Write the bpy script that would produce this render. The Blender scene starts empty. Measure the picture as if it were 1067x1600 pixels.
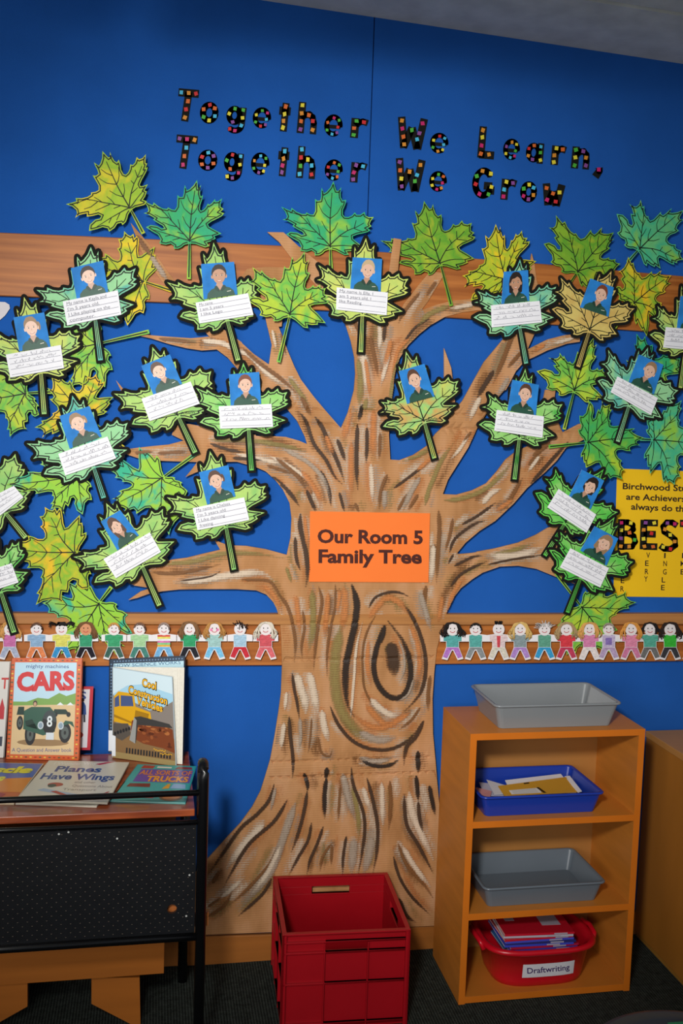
import bpy, bmesh, math, random
import numpy as np
from mathutils import Vector, Matrix
from mathutils.geometry import delaunay_2d_cdt, tessellate_polygon

# ------------------------------------------------------------------ camera
FPX, YAW, PITCH, ROLL, CAMH = 1533.2451, .1914, .0889, .0328, 1.4302
_cy, _sy, _cp, _sp = math.cos(YAW), math.sin(YAW), math.cos(PITCH), math.sin(PITCH)
FW = Vector((_sy*_cp, _cy*_cp, -_sp)); _r = Vector((_cy, -_sy, 0)); _u = _r.cross(FW)
RT = _r*math.cos(ROLL) + _u*math.sin(ROLL); UP = _u*math.cos(ROLL) - _r*math.sin(ROLL)
EYE = Vector((0, -2.5, CAMH))
SC = bpy.context.scene
COL = SC.collection
cam = bpy.data.cameras.new('camera'); cam.sensor_fit = 'VERTICAL'; cam.sensor_height = 36
cam.lens = 36*FPX/1600
camo = bpy.data.objects.new('camera', cam); COL.objects.link(camo)
M3 = Matrix((RT, UP, -FW)).transposed()
camo.matrix_world = Matrix.Translation(EYE) @ M3.to_4x4()
cam.clip_start = .05
SC.camera = camo

# ------------------------------------------------------------------ world, lights, exposure
w = bpy.data.worlds.new('World'); SC.world = w; w.use_nodes = True
w.node_tree.nodes['Background'].inputs[0].default_value = (.82, .9, 1, 1)
w.node_tree.nodes['Background'].inputs[1].default_value = .2

def area(name, loc, target, sx, sy, power, col):
    l = bpy.data.lights.new(name, 'AREA'); l.shape = 'RECTANGLE'; l.size = sx; l.size_y = sy
    l.energy = power; l.color = col
    o = bpy.data.objects.new(name, l); COL.objects.link(o); o.location = loc
    o.rotation_euler = (Vector(target)-Vector(loc)).to_track_quat('-Z', 'Y').to_euler()
    return o
area('window_light', (-1.0, -3.3, 1.35), (.5, 0, 1.0), 1.5, 1.0, 29, (1, .98, .95))
fl = bpy.data.lights.new('flash', 'SPOT'); fl.energy = 235; fl.spot_size = math.radians(63); fl.spot_blend = 1; fl.shadow_soft_size = .11
fl.color = (1, .985, .95)
flo = bpy.data.objects.new('flash', fl); COL.objects.link(flo); flo.location = (-.3, -2.5, 1.9)
flo.rotation_euler = (Vector((.48, 0, 1.22))-Vector(flo.location)).to_track_quat('-Z', 'Y').to_euler()
SC.view_settings.view_transform = 'Standard'
SC.view_settings.look = 'None'
SC.view_settings.gamma = 1
SC.view_settings.use_curve_mapping = False
SC.view_settings.exposure = 0.0
SC.cycles.transparent_max_bounces = 24

# ------------------------------------------------------------------ helpers
def ray(x, y): return FW + RT*((x-533.5)/FPX) - UP*((y-800)/FPX)
def W(x, y, off=0.0):            # point on the plane y = -off parallel to the wall
    d = ray(x, y); return EYE + d*((-off-EYE.y)/d.y)
def H(x, y, z):                  # point on the horizontal plane at height z
    d = ray(x, y); return EYE + d*((z-EYE.z)/d.z)
def s2l(c):
    if isinstance(c, str):
        c = [int(c[i:i+2], 16)/255 for i in (0, 2, 4)]
    return tuple((v/12.92 if v <= .04045 else ((v+.055)/1.055)**2.4) for v in c)

MATS = {}
def mat(name, color, rough=.6, noise=0.0, nscale=20, spec=.4, bump=0.0, bscale=200, coat=0, stretch=None, color2=None, metallic=0):
    if name in MATS: return MATS[name]
    m = bpy.data.materials.new(name); m.use_nodes = True; nt = m.node_tree
    b = nt.nodes['Principled BSDF']
    c = s2l(color)
    b.inputs['Base Color'].default_value = (*c, 1); b.inputs['Roughness'].default_value = rough
    b.inputs['Specular IOR Level'].default_value = spec; b.inputs['Metallic'].default_value = metallic
    if coat: b.inputs['Coat Weight'].default_value = coat
    tc = nt.nodes.new('ShaderNodeTexCoord'); mp = nt.nodes.new('ShaderNodeMapping')
    nt.links.new(tc.outputs['Object'], mp.inputs[0])
    if stretch: mp.inputs['Scale'].default_value = stretch
    if noise or color2:
        n = nt.nodes.new('ShaderNodeTexNoise'); n.inputs['Scale'].default_value = nscale
        n.inputs['Detail'].default_value = 5
        nt.links.new(mp.outputs[0], n.inputs['Vector'])
        r = nt.nodes.new('ShaderNodeValToRGB')
        c2 = s2l(color2) if color2 else tuple(v*(1-noise) for v in c)
        c1 = c if color2 else tuple(min(1, v*(1+noise)) for v in c)
        r.color_ramp.elements[0].position = .32; r.color_ramp.elements[1].position = .68
        r.color_ramp.elements[0].color = (*c2, 1); r.color_ramp.elements[1].color = (*c1, 1)
        nt.links.new(n.outputs['Fac'], r.inputs[0]); nt.links.new(r.outputs[0], b.inputs['Base Color'])
    if bump:
        n2 = nt.nodes.new('ShaderNodeTexNoise'); n2.inputs['Scale'].default_value = bscale
        nt.links.new(mp.outputs[0], n2.inputs['Vector'])
        bp = nt.nodes.new('ShaderNodeBump'); bp.inputs['Strength'].default_value = bump
        bp.inputs['Distance'].default_value = .002
        nt.links.new(n2.outputs['Fac'], bp.inputs['Height']); nt.links.new(bp.outputs[0], b.inputs['Normal'])
    MATS[name] = m; return m

def tag(o, label=None, cat=None, group=None, kind=None):
    if label: o['label'] = label
    if cat: o['category'] = cat
    if group: o['group'] = group
    if kind: o['kind'] = kind
    return o
def empty(name, loc, label, cat, group=None):
    o = bpy.data.objects.new(name, None); COL.objects.link(o); o.location = loc; o.empty_display_size = .02
    o['org'] = 1; del o['org']
    return tag(o, label, cat, group)
def org(o):
    v = Vector(o.location)
    while o.parent: o = o.parent; v += o.location
    return v

class MB:                        # collects polygons, links them as one mesh object
    def __init__(s): s.v = []; s.f = []; s.m = []; s.a = []; s.mats = []
    def mi(s, m):
        if m not in s.mats: s.mats.append(m)
        return s.mats.index(m)
    def poly(s, pts, m=None, alpha=None):
        i = len(s.v); s.v += [Vector(p) for p in pts]; s.f.append(tuple(range(i, i+len(pts))))
        s.m.append(s.mi(m)); s.a += (alpha if alpha else [1]*len(pts))
    def mesh(s, vs, fs, m=None, alpha=None):
        i = len(s.v); s.v += [Vector(p) for p in vs]
        for f in fs: s.f.append(tuple(i+k for k in f)); s.m.append(s.mi(m))
        s.a += (alpha if alpha else [1]*len(vs))
    def box(s, x0, x1, y0, y1, z0, z1, m=None, fr=None, bev=0):
        b = bmesh.new()
        vs = [b.verts.new((x, y, z)) for x in (x0, x1) for y in (y0, y1) for z in (z0, z1)]
        for f in ((0,1,3,2),(4,6,7,5),(0,4,5,1),(2,3,7,6),(0,2,6,4),(1,5,7,3)): b.faces.new([vs[k] for k in f])
        if bev: bmesh.ops.bevel(b, geom=list(b.edges), offset=bev, segments=2, affect='EDGES', profile=.6)
        b.verts.index_update()
        pts = [(fr @ v.co) if fr is not None else v.co.copy() for v in b.verts]
        s.mesh(pts, [[v.index for v in f.verts] for f in b.faces], m); b.free()
    def tube(s, pts, r, m=None, n=10, cap=True):
        pts = [Vector(p) for p in pts]; rings = []
        for i, p in enumerate(pts):
            t = (pts[min(i+1, len(pts)-1)]-pts[max(i-1, 0)]).normalized()
            a = t.cross(Vector((0, 0, 1)) if abs(t.z) < .9 else Vector((1, 0, 0))).normalized(); b = t.cross(a)
            rr = r[i] if isinstance(r, (list, tuple)) else r
            rings.append([p + a*(rr*math.cos(2*math.pi*k/n)) + b*(rr*math.sin(2*math.pi*k/n)) for k in range(n)])
        vs = [v for rg in rings for v in rg]; fs = []
        for i in range(len(rings)-1):
            for k in range(n): fs.append((i*n+k, i*n+(k+1) % n, (i+1)*n+(k+1) % n, (i+1)*n+k))
        if cap: fs.append(tuple(range(n))[::-1]); fs.append(tuple((len(rings)-1)*n+k for k in range(n)))
        s.mesh(vs, fs, m)
    def build(s, name, parent=None, m=None, smooth=False, loc=None, weld=False):
        me = bpy.data.meshes.new(name)
        o0 = org(parent) if parent else (Vector(loc) if loc is not None else Vector((0, 0, 0)))
        me.from_pydata([tuple(v-o0) for v in s.v], [], s.f)
        ms = [m if x is None else x for x in s.mats]
        for x in ms: me.materials.append(x)
        me.polygons.foreach_set('material_index', s.m)
        if smooth: me.polygons.foreach_set('use_smooth', [True]*len(s.f))
        if any(a != 1 for a in s.a):
            at = me.attributes.new('A', 'FLOAT', 'POINT'); at.data.foreach_set('value', s.a)
        o = bpy.data.objects.new(name, me); COL.objects.link(o)
        if parent: o.parent = parent
        else: o.location = o0
        return o

def catmull(p, step):
    out = []; n = len(p)
    for i in range(n-1):
        p0, p1, p2, p3 = p[max(i-1, 0)], p[i], p[i+1], p[min(i+2, n-1)]
        L = math.dist(p1, p2); k = max(1, int(L/step))
        for j in range(k):
            t = j/k
            out.append(tuple(.5*((2*p1[c])+(-p0[c]+p2[c])*t+(2*p0[c]-5*p1[c]+4*p2[c]-p3[c])*t*t+(-p0[c]+3*p1[c]-3*p2[c]+p3[c])*t**3) for c in (0, 1)))
    out.append(tuple(p[-1])); return out

def ribbon2(pts, wd):            # 2-D ribbon -> (verts, quads); wd number or list
    n = len(pts); vs = []; fs = []
    for i, p in enumerate(pts):
        a = pts[max(i-1, 0)]; b = pts[min(i+1, n-1)]
        dx, dy = b[0]-a[0], b[1]-a[1]; L = math.hypot(dx, dy) or 1
        h = (wd[i] if isinstance(wd, list) else wd)/2
        vs += [(p[0]-dy/L*h, p[1]+dx/L*h), (p[0]+dy/L*h, p[1]-dx/L*h)]
    for i in range(n-1): fs.append((2*i, 2*i+1, 2*i+3, 2*i+2))
    return vs, fs
def blade_mesh(polys, grid, extra=()):     # triangulate union of 2-D polygons with interior points
    vs = []; es = []; faces = []
    for p in polys:
        i = len(vs); vs += [Vector(q) for q in p]; faces.append(list(range(i, i+len(p))))
    xs = [v.x for v in vs]; ys = [v.y for v in vs]
    nx = int((max(xs)-min(xs))/grid)+1; ny = int((max(ys)-min(ys))/grid)+1
    for i in range(1, nx):
        for j in range(1, ny): vs.append(Vector((min(xs)+i*grid+(j % 2)*grid*.5, min(ys)+j*grid)))
    for q in extra: vs.append(Vector(q))
    r = delaunay_2d_cdt(vs, [], faces, 1, 1e-6)
    return [tuple(v) for v in r[0]], [tuple(f) for f in r[2]]

_tc = {}
def glyphs(body, bold=0.0, space=1.0, flip=False):   # built-in font outlines as verts/faces, cap height = 1
    k = (body, bold, space)
    if k in _tc: return _tc[k]
    cu = bpy.data.curves.new('t', 'FONT'); cu.body = body; cu.offset = bold; cu.space_character = space
    cu.resolution_u = 3
    o = bpy.data.objects.new('t', cu); COL.objects.link(o)
    dg = bpy.context.evaluated_depsgraph_get(); me = bpy.data.meshes.new_from_object(o.evaluated_get(dg))
    vs = [(v.co.x, v.co.y) for v in me.vertices]; fs = [tuple(p.vertices) for p in me.polygons]
    bpy.data.objects.remove(o); bpy.data.curves.remove(cu); bpy.data.meshes.remove(me)
    _tc[k] = (vs, fs); return _tc[k]
CAPH = None
def caph():
    global CAPH
    if CAPH is None: CAPH = max(v[1] for v in glyphs('H')[0])
    return CAPH
def text(mb, body, p0, p1, cap, fn, m, bold=0.0, space=1.0, slant=0):
    """baseline from p0 to p1 (2-D), cap height cap (2-D units, up = rotate by -90), mapped through fn(x,y)"""
    vs, fs = glyphs(body, bold, space)
    if not vs: return
    x0 = min(v[0] for v in vs); x1 = max(v[0] for v in vs); ch = caph()
    dx, dy = p1[0]-p0[0], p1[1]-p0[1]; L = math.hypot(dx, dy); ux, uy = dx/L, dy/L
    nx, ny = (uy, -ux) if YDOWN[0] else (-uy, ux)
    out = []
    for x, y in vs:
        a = (x-x0)/(x1-x0)*L + slant*y/ch*cap; b = y/ch*cap
        out.append(fn(p0[0]+ux*a+nx*b, p0[1]+uy*a+ny*b))
    mb.mesh(out, fs, m)
YDOWN = [True]

# ------------------------------------------------------------------ materials
BLUE = mat('blue_felt', '205db2', .9, .06, 6, spec=.15, bump=.5, bscale=900)
WOOD = mat('rail_wood', 'bd7334', .5, .16, 9, spec=.35, stretch=(.35, 1, 9), color2='985420')
BLACKP = mat('black_paper', '14140f', .8, spec=.2)
INK = mat('black_ink', '10170e', .6, spec=.3)
WHITEP = mat('white_paper', 'f1f0f4', .8, .02, 30, spec=.2)
LAM = mat('beech_laminate', 'c67a2c', .42, .08, 5, spec=.45, stretch=(1.2, 1.2, 9))
LAME = mat('beech_edge', 'd0701a', .4, .05, 8, spec=.45)
BLACKM = mat('black_metal', '0b0b0d', .25, spec=.6)

# ------------------------------------------------------------------ setting
def struct(mb, name, m, smooth=False, loc=None):
    o = mb.build(name, None, m, smooth, loc); o['kind'] = 'structure'; return o
# ceiling falls slightly to the right, as its line on the wall does
def cz(x): return 2.457-.035*(x-.238)
SEAM = W(581, 150).x
b = MB(); b.box(-2.6, SEAM-.0012, 0, .05, 0, 2.7, bev=.001); b.build  # left wall panel
wallL = struct(b, 'wall_back', BLUE)
b = MB(); b.box(SEAM+.0012, 3.2, 0, .05, 0, 2.7, bev=.001); struct(b, 'wall_back', BLUE)
b = MB(); b.box(-2.6, 3.2, .05, .1, 0, 2.7); struct(b, 'wall_back', mat('seam_dark', '0a1430', .9))
CARPET = mat('carpet', '3c423d', .95, .3, 60, spec=.1, bump=.6, bscale=300)
nt = CARPET.node_tree; wv = nt.nodes.new('ShaderNodeTexWave'); wv.inputs['Scale'].default_value = 45; wv.inputs['Distortion'].default_value = 3
wv.inputs['Detail Scale'].default_value = 6
tc = nt.nodes.new('ShaderNodeTexCoord'); nt.links.new(tc.outputs['Object'], wv.inputs['Vector'])
mx = nt.nodes.new('ShaderNodeMix'); mx.data_type = 'RGBA'; mx.blend_type = 'MULTIPLY'; mx.inputs[0].default_value = .75
bs = nt.nodes['Principled BSDF']; src = bs.inputs['Base Color'].links[0].from_socket
nt.links.new(src, mx.inputs[6]); nt.links.new(wv.outputs['Color'], mx.inputs[7]); nt.links.new(mx.outputs[2], bs.inputs['Base Color'])
b = MB(); b.box(-2.6, 3.2, -4.5, 0.1, -.05, 0); struct(b, 'floor', CARPET)
GREYC = mat('grey_ceiling_board', 'e4e4dc', .85, .1, 14, spec=.2)
b = MB()
def slab(b, x0, x1, y0, y1, t, m=None, dz=0):
    vs = []
    for x in (x0, x1):
        for y in (y0, y1):
            for z in (cz(x)+dz, cz(x)+dz+t): vs.append((x, y, z))
    b.mesh(vs, [(0,1,3,2),(4,6,7,5),(0,4,5,1),(2,3,7,6),(0,2,6,4),(1,5,7,3)], m)
slab(b, -2.6, 3.2, -.262, 0, .03); struct(b, 'ceiling', GREYC)
b = MB(); slab(b, -2.6, 3.2, -4.5, -.278, .03); struct(b, 'ceiling', GREYC)
b = MB(); slab(b, -2.6, 3.2, -4.5, 0.1, .02, dz=.045); struct(b, 'ceiling', mat('ceiling_void', '0c0c12', .9))
# unseen blockers added above the frame to cast shade on the wall top
for x0, x1, zb in ((-2.2, -.176, 2.205), (-.112, .716, 2.192), (.745, 2.6, 2.200)):
    b = MB(); b.box(x0, x1, -.94, -.90, zb, 2.50 if x1 < 1 else 2.43); struct(b, 'shadow_blocker', GREYC)

def strip(name, top, bot, y0, y1, m, xs=(-2.5, 3.1), bev=.002):
    """board along the wall whose edges follow the photographed lines (px points)"""
    def zz(pts, x):
        q = [W(*p, y1) for p in pts]; 
        c = np.polyfit([a.x for a in q], [a.z for a in q], min(2, len(q)-1))
        x = min(max(x, q[0].x), q[-1].x); return float(np.polyval(c, x))
    b = MB(); N = 24; vs = []; fs = []
    for i in range(N+1):
        x = xs[0]+(xs[1]-xs[0])*i/N; zt = zz(top, x); zb = zz(bot, x)
        vs += [(x, -y0, zb), (x, -y1+bev, zb), (x, -y1, zb+bev), (x, -y1, zt-bev), (x, -y1+bev, zt), (x, -y0, zt)]
    for i in range(N):
        for k in range(6): a = i*6+k; c = i*6+(k+1) % 6; fs.append((a, c, c+6, a+6))
    b.mesh(vs, fs); return struct(b, name, m)
strip('trim_2', [(0,364),(340,378),(700,401),(1067,432)], [(0,463),(270,472),(850,507),(1067,522)], 0, .018, WOOD)
LIGHTW = mat('rail_lip_wood', 'c08448', .5, .1, 9, stretch=(.35, 1, 9), color2='a8703e')
strip('trim_3', [(0,975),(430,977),(700,977),(1067,976)], [(0,1041),(435,1040),(690,1038),(1067,1033)], 0, .016, WOOD)
strip('trim_4', [(0,958),(430,960),(700,960),(1067,959)], [(0,975),(430,977),(700,977),(1067,976)], 0, .024, LIGHTW)
strip('baseboard_back', [(300,1463),(430,1461),(660,1448)], [(300,1508),(430,1505),(660,1490)], 0, .014, mat('skirting_wood', 'a8662a', .5, .1, 6, stretch=(.4, 1, 8)))

# ------------------------------------------------------------------ cardboard tree
TOFF = .022
CREASES = [1.467, 1.430, .915, .819, .546, .504]
def tree_off(z):
    g = 0
    for c in CREASES: g -= .0042*math.exp(-((z-c)/.003)**2)
    g += .0012*math.exp(-((z-.525)/.012)**2) + .001*math.exp(-((z-1.449)/.012)**2)
    return g
TREE = [
 [(285,1462),(285,1385),(322,1345),(356,1307),(375,1287),(394,1261),(407,1236),(414,1214),(422,1187),(429,1150),(435,1112),(439,1082),(440.6,1041),(439.5,996),(437,966),(432,951),(427,941),(416,929),(399,922),(385,921),(385,853),(415,858),(448,867),(454,840),(455.5,810),(452.5,786),(442,765),(430,750),(415,736.5),(394,727.5),(380,723),(380,681),(423,681),(446.5,682.7),(466.8,688.4),(479.6,693.8),(476.5,682.7),(463.7,657),(447.8,638),(410,612),(372,578),(356.8,560),(345.5,548),(374,532.4),(396,552.7),(428,575),(460,578),(470,593),(490.4,620),(510.6,643.8),(532.6,669),(543.4,644.5),(553,609.4),(555,584),(553.6,558.5),(548,533),(540,507.5),(545,470),(600,470),(618,500),(671.8,508.5),(655,522),(638,538.8),(624.6,559),(617.8,579.3),(612.8,613),(608.4,646.8),(607.7,680.5),(609.8,718),(624,719),(645.5,710.8),(666.8,696.6),(680,678),(695,663),(710,641),(722.4,626.5),(739.3,596),(756,565.8),(773,545.6),(790,560),(802,587),(794,603),(770,630),(745.8,669.8),(732,698.5),(716,724),(700,749.4),(691.8,772),(713,773),(738,766),(760,755),(760,822),(748.7,830),(727.4,848),(712.6,866),(738,864),(760,860),(760,891),(738,905),(720,919),(710,932),(702.4,948),(699,953),(688.4,990),(682,1015.8),(678.4,1050.9),(675.7,1092),(676.5,1146.5),(680.4,1190),(683,1220),(690,1300),(692,1446)],
 # lower left limb and its twigs
 [(185,880),(207,893),(230,889),(268,874.5),(292,871.5),(316,865.5),(344,859),(335,843.6),(356,852),(385,853),(400,856),(400,922.5),(369,920.5),(315,920.5),(280,921),(253,924),(232,928),(214,934.5),(200.5,937.5),(220,924),(236,919),(210,915),(190,905)],
 # upper left limb over the left leaves
 [(190,703),(203.6,701),(230.6,697.8),(264,694.5),(287,688.4),(268.4,679.3),(274,664),(294.7,662.4),(315,665.8),(380,674),(400,679),(400,730),(370,721.5),(340,722),(318,733),(289.6,745.5),(300,733),(308,722),(247.5,719.8),(216,716),(186,706)],
 [(181,594),(205,622),(260,668),(240,676),(192,616)],
 # long upper left branch
 [(210,523),(213.7,521.6),(257.6,525.7),(298,528.4),(325,526),(374,532),(380,560),(356,559),(338.6,546),(315,547.6),(291,544),(264,537.5),(237,529)],
 [(204,348),(233,382),(262,425),(300,470),(350,515),(378,535),(360,552),(325,524),(293,483),(262,452),(246,430),(222,395)],
 # twigs beside the middle
 [(470,593),(420,570),(424.6,539),(416,502),(409,470),(425,470),(434.7,508.8),(450,549.3),(460,573)],
 [(374,436),(386,420),(415,417),(452,418),(447,440),(440,510),(418,512),(405,450)],
 [(417.6,362.6),(443,363),(470,388),(500,412),(545,470),(560,520),(540,507),(500,452),(460,410),(436,378)],
 # right branch of the centre limb
 [(600,520),(618,500),(631,474.7),(655,444),(672,424),(695,427),(668.4,471),(658,485),(682,476),(709,469.6),(746,466),(800,470),(800,488),(746,484.8),(722.4,488),(695.4,495),(671.8,508.5),(655,522),(600,560)],
 # right limb and its twigs
 [(756,565.8),(773,545.6),(790,525),(812,478),(826,440),(828,413),(830.7,396),(835,412),(838,437),(848,470),(845,500),(824,546),(855,530.5),(882,523.6),(906,522),(906,534),(886,537),(855,547.7),(834,558),(820,564),(806,580),(790,610)],
 [(848,460),(878,452),(878,494),(845,500)],
 [(693.7,543.9),(705,575),(708,600),(712,640),(690,665),(694,600)],
 # lower right limb
 [(760,755),(776.7,736),(790,718),(805.7,705.5),(840,690),(873.4,678.8),(903.7,662.7),(930,655),(930,678),(903.7,691),(884,700),(869.8,719.7),(852,737.5),(823.5,762.5),(802,787.4),(773.7,814),(748.7,830),(745,800)],
 [(852,609),(868,608),(864,640),(880,676),(840,690),(846,640)],
 # lowest right limb
 [(745,862),(773.7,856.8),(809.3,848),(837.8,835.5),(855.6,824.8),(885,816),(885,905),(905,915),(885,908),(862.7,899),(837.8,888.9),(809.3,884),(780.8,885.3),(745,898)],
]
CARD = mat('cardboard', 'c08752', .75, spec=.25)
nt = CARD.node_tree; bs = nt.nodes['Principled BSDF']; tc = nt.nodes.new('ShaderNodeTexCoord')
sx = nt.nodes.new('ShaderNodeSeparateXYZ'); nt.links.new(tc.outputs['Object'], sx.inputs[0])
mu = nt.nodes.new('ShaderNodeMath'); mu.operation = 'MULTIPLY'; mu.inputs[1].default_value = 2*math.pi/.0062
si = nt.nodes.new('ShaderNodeMath'); si.operation = 'SINE'
nt.links.new(sx.outputs[2], mu.inputs[0]); nt.links.new(mu.outputs[0], si.inputs[0])
n1 = nt.nodes.new('ShaderNodeTexNoise'); n1.inputs['Scale'].default_value = 7; n1.inputs['Detail'].default_value = 4
mp = nt.nodes.new('ShaderNodeMapping'); mp.inputs['Scale'].default_value = (2.2, 1, .8)
nt.links.new(tc.outputs['Object'], mp.inputs[0]); nt.links.new(mp.outputs[0], n1.inputs['Vector'])
rp = nt.nodes.new('ShaderNodeValToRGB'); e = rp.color_ramp.elements
e[0].position = .3; e[0].color = (*s2l('a87648'), 1); e[1].position = .72; e[1].color = (*s2l('cf9c72'), 1)
x = e.new(.5); x.color = (*s2l('bf8a5a'), 1)
nt.links.new(n1.outputs['Fac'], rp.inputs[0])
mx = nt.nodes.new('ShaderNodeMix'); mx.data_type = 'RGBA'; mx.blend_type = 'MULTIPLY'
mr = nt.nodes.new('ShaderNodeMapRange'); mr.inputs[1].default_value = .2; mr.inputs[2].default_value = 1; mr.inputs[3].default_value = 0; mr.inputs[4].default_value = .17
nt.links.new(si.outputs[0], mr.inputs[0]); nt.links.new(mr.outputs[0], mx.inputs[0])
nt.links.new(rp.outputs[0], mx.inputs[6]); mx.inputs[7].default_value = (.55, .4, .3, 1); nt.links.new(mx.outputs[2], bs.inputs['Base Color'])
bp = nt.nodes.new('ShaderNodeBump'); bp.inputs['Strength'].default_value = .12; bp.inputs['Distance'].default_value = .001
nt.links.new(si.outputs[0], bp.inputs['Height']); nt.links.new(bp.outputs[0], bs.inputs['Normal'])

def paint(name, color, cover=.5):
    """dry-brush poster paint: catches the ridges of the corrugated card"""
    m = bpy.data.materials.new(name); m.use_nodes = True; nt = m.node_tree
    bs = nt.nodes['Principled BSDF']; bs.inputs['Base Color'].default_value = (*s2l(color), 1)
    bs.inputs['Roughness'].default_value = .55; bs.inputs['Specular IOR Level'].default_value = .3
    out = nt.nodes['Material Output']
    at = nt.nodes.new('ShaderNodeAttribute'); at.attribute_name = 'A'
    tc = nt.nodes.new('ShaderNodeTexCoord'); mp = nt.nodes.new('ShaderNodeMapping'); mp.inputs['Scale'].default_value = (1, 1, .25)
    no = nt.nodes.new('ShaderNodeTexNoise'); no.inputs['Scale'].default_value = 260; no.inputs['Detail'].default_value = 3
    nt.links.new(tc.outputs['Object'], mp.inputs[0]); nt.links.new(mp.outputs[0], no.inputs['Vector'])
    sx = nt.nodes.new('ShaderNodeSeparateXYZ'); nt.links.new(tc.outputs['Object'], sx.inputs[0])
    mu = nt.nodes.new('ShaderNodeMath'); mu.operation = 'MULTIPLY'; mu.inputs[1].default_value = 2*math.pi/.0062
    si = nt.nodes.new('ShaderNodeMath'); si.operation = 'SINE'
    nt.links.new(sx.outputs[2], mu.inputs[0]); nt.links.new(mu.outputs[0], si.inputs[0])
    a1 = nt.nodes.new('ShaderNodeMath'); a1.operation = 'MULTIPLY_ADD'; a1.inputs[1].default_value = .22
    nt.links.new(si.outputs[0], a1.inputs[0]); nt.links.new(no.outputs['Fac'], a1.inputs[2])      # .22*sin + noise
    a2 = nt.nodes.new('ShaderNodeMath'); a2.operation = 'MULTIPLY_ADD'; a2.inputs[1].default_value = 1.25
    nt.links.new(at.outputs['Fac'], a2.inputs[0]); nt.links.new(a1.outputs[0], a2.inputs[2])      # + 1.25*A
    mr = nt.nodes.new('ShaderNodeMapRange'); mr.inputs[1].default_value = .85-cover*.3; mr.inputs[2].default_value = 1.85-cover*.45
    nt.links.new(a2.outputs[0], mr.inputs[0])
    tr = nt.nodes.new('ShaderNodeBsdfTransparent'); ms = nt.nodes.new('ShaderNodeMixShader')
    nt.links.new(mr.outputs[0], ms.inputs[0]); nt.links.new(tr.outputs[0], ms.inputs[1]); nt.links.new(bs.outputs[0], ms.inputs[2])
    nt.links.new(ms.outputs[0], out.inputs[0]); return m
PAINT = {'D': paint('dark_brown_paint', '4a3526', .9), 'M': paint('mid_brown_paint', '805530', .5), 'W': paint('cream_paint', 'd9c3aa', .6),
         'O': paint('orange_paint', 'cc8148', .1), 'L': paint('olive_paint', '94804a', .25), 'G': paint('grey_lilac_paint', 'ab9885', .4), 'K': paint('near_black_paint', '33271f', 1)}

tree = empty('cardboard_tree', W(560, 1462, TOFF), 'large painted corrugated cardboard tree with forking branches on the blue wall', 'tree')
polys = []
for p in TREE:
    sm = p; polys.append([(lambda q: (q.x, q.z))(W(x, y, TOFF)) for x, y in sm])
xs = [q[0] for q in polys[0]]
extra = [(xs0, c+d) for c in CREASES for d in (-.007, -.0035, -.0015, 0, .0015, .0035, .007) for xs0 in np.arange(.1, 1.1, .022)]
v2, f2 = blade_mesh(polys, .02, extra)
b = MB(); b.mesh([(x, -TOFF-tree_off(z), z) for x, z in v2], f2)
# cut edge: thickness of the board
me_edges = {}
for f in f2:
    for i in range(len(f)):
        k = tuple(sorted((f[i], f[(i+1) % len(f)]))); me_edges[k] = me_edges.get(k, 0)+1
for (i, j), c in me_edges.items():
    if c == 1:
        p, q = v2[i], v2[j]
        b.poly([(p[0], -TOFF-tree_off(p[1]), p[1]), (q[0], -TOFF-tree_off(q[1]), q[1]), (q[0], -TOFF+.005, q[1]), (p[0], -TOFF+.005, p[1])])
b.build('cardboard', tree, CARD)
# twig tip that is taped over a leaf
b = MB(); tp = [(615,372),(627,374),(623.5,405),(621,432),(607,432),(610.5,402)]
tq = [W(x, y, .047 if y < 410 else .028) for x, y in tp]; b.mesh(tq, [(0,1,2,5),(5,2,3,4)]); b.build('twig', tree, CARD)

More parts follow.
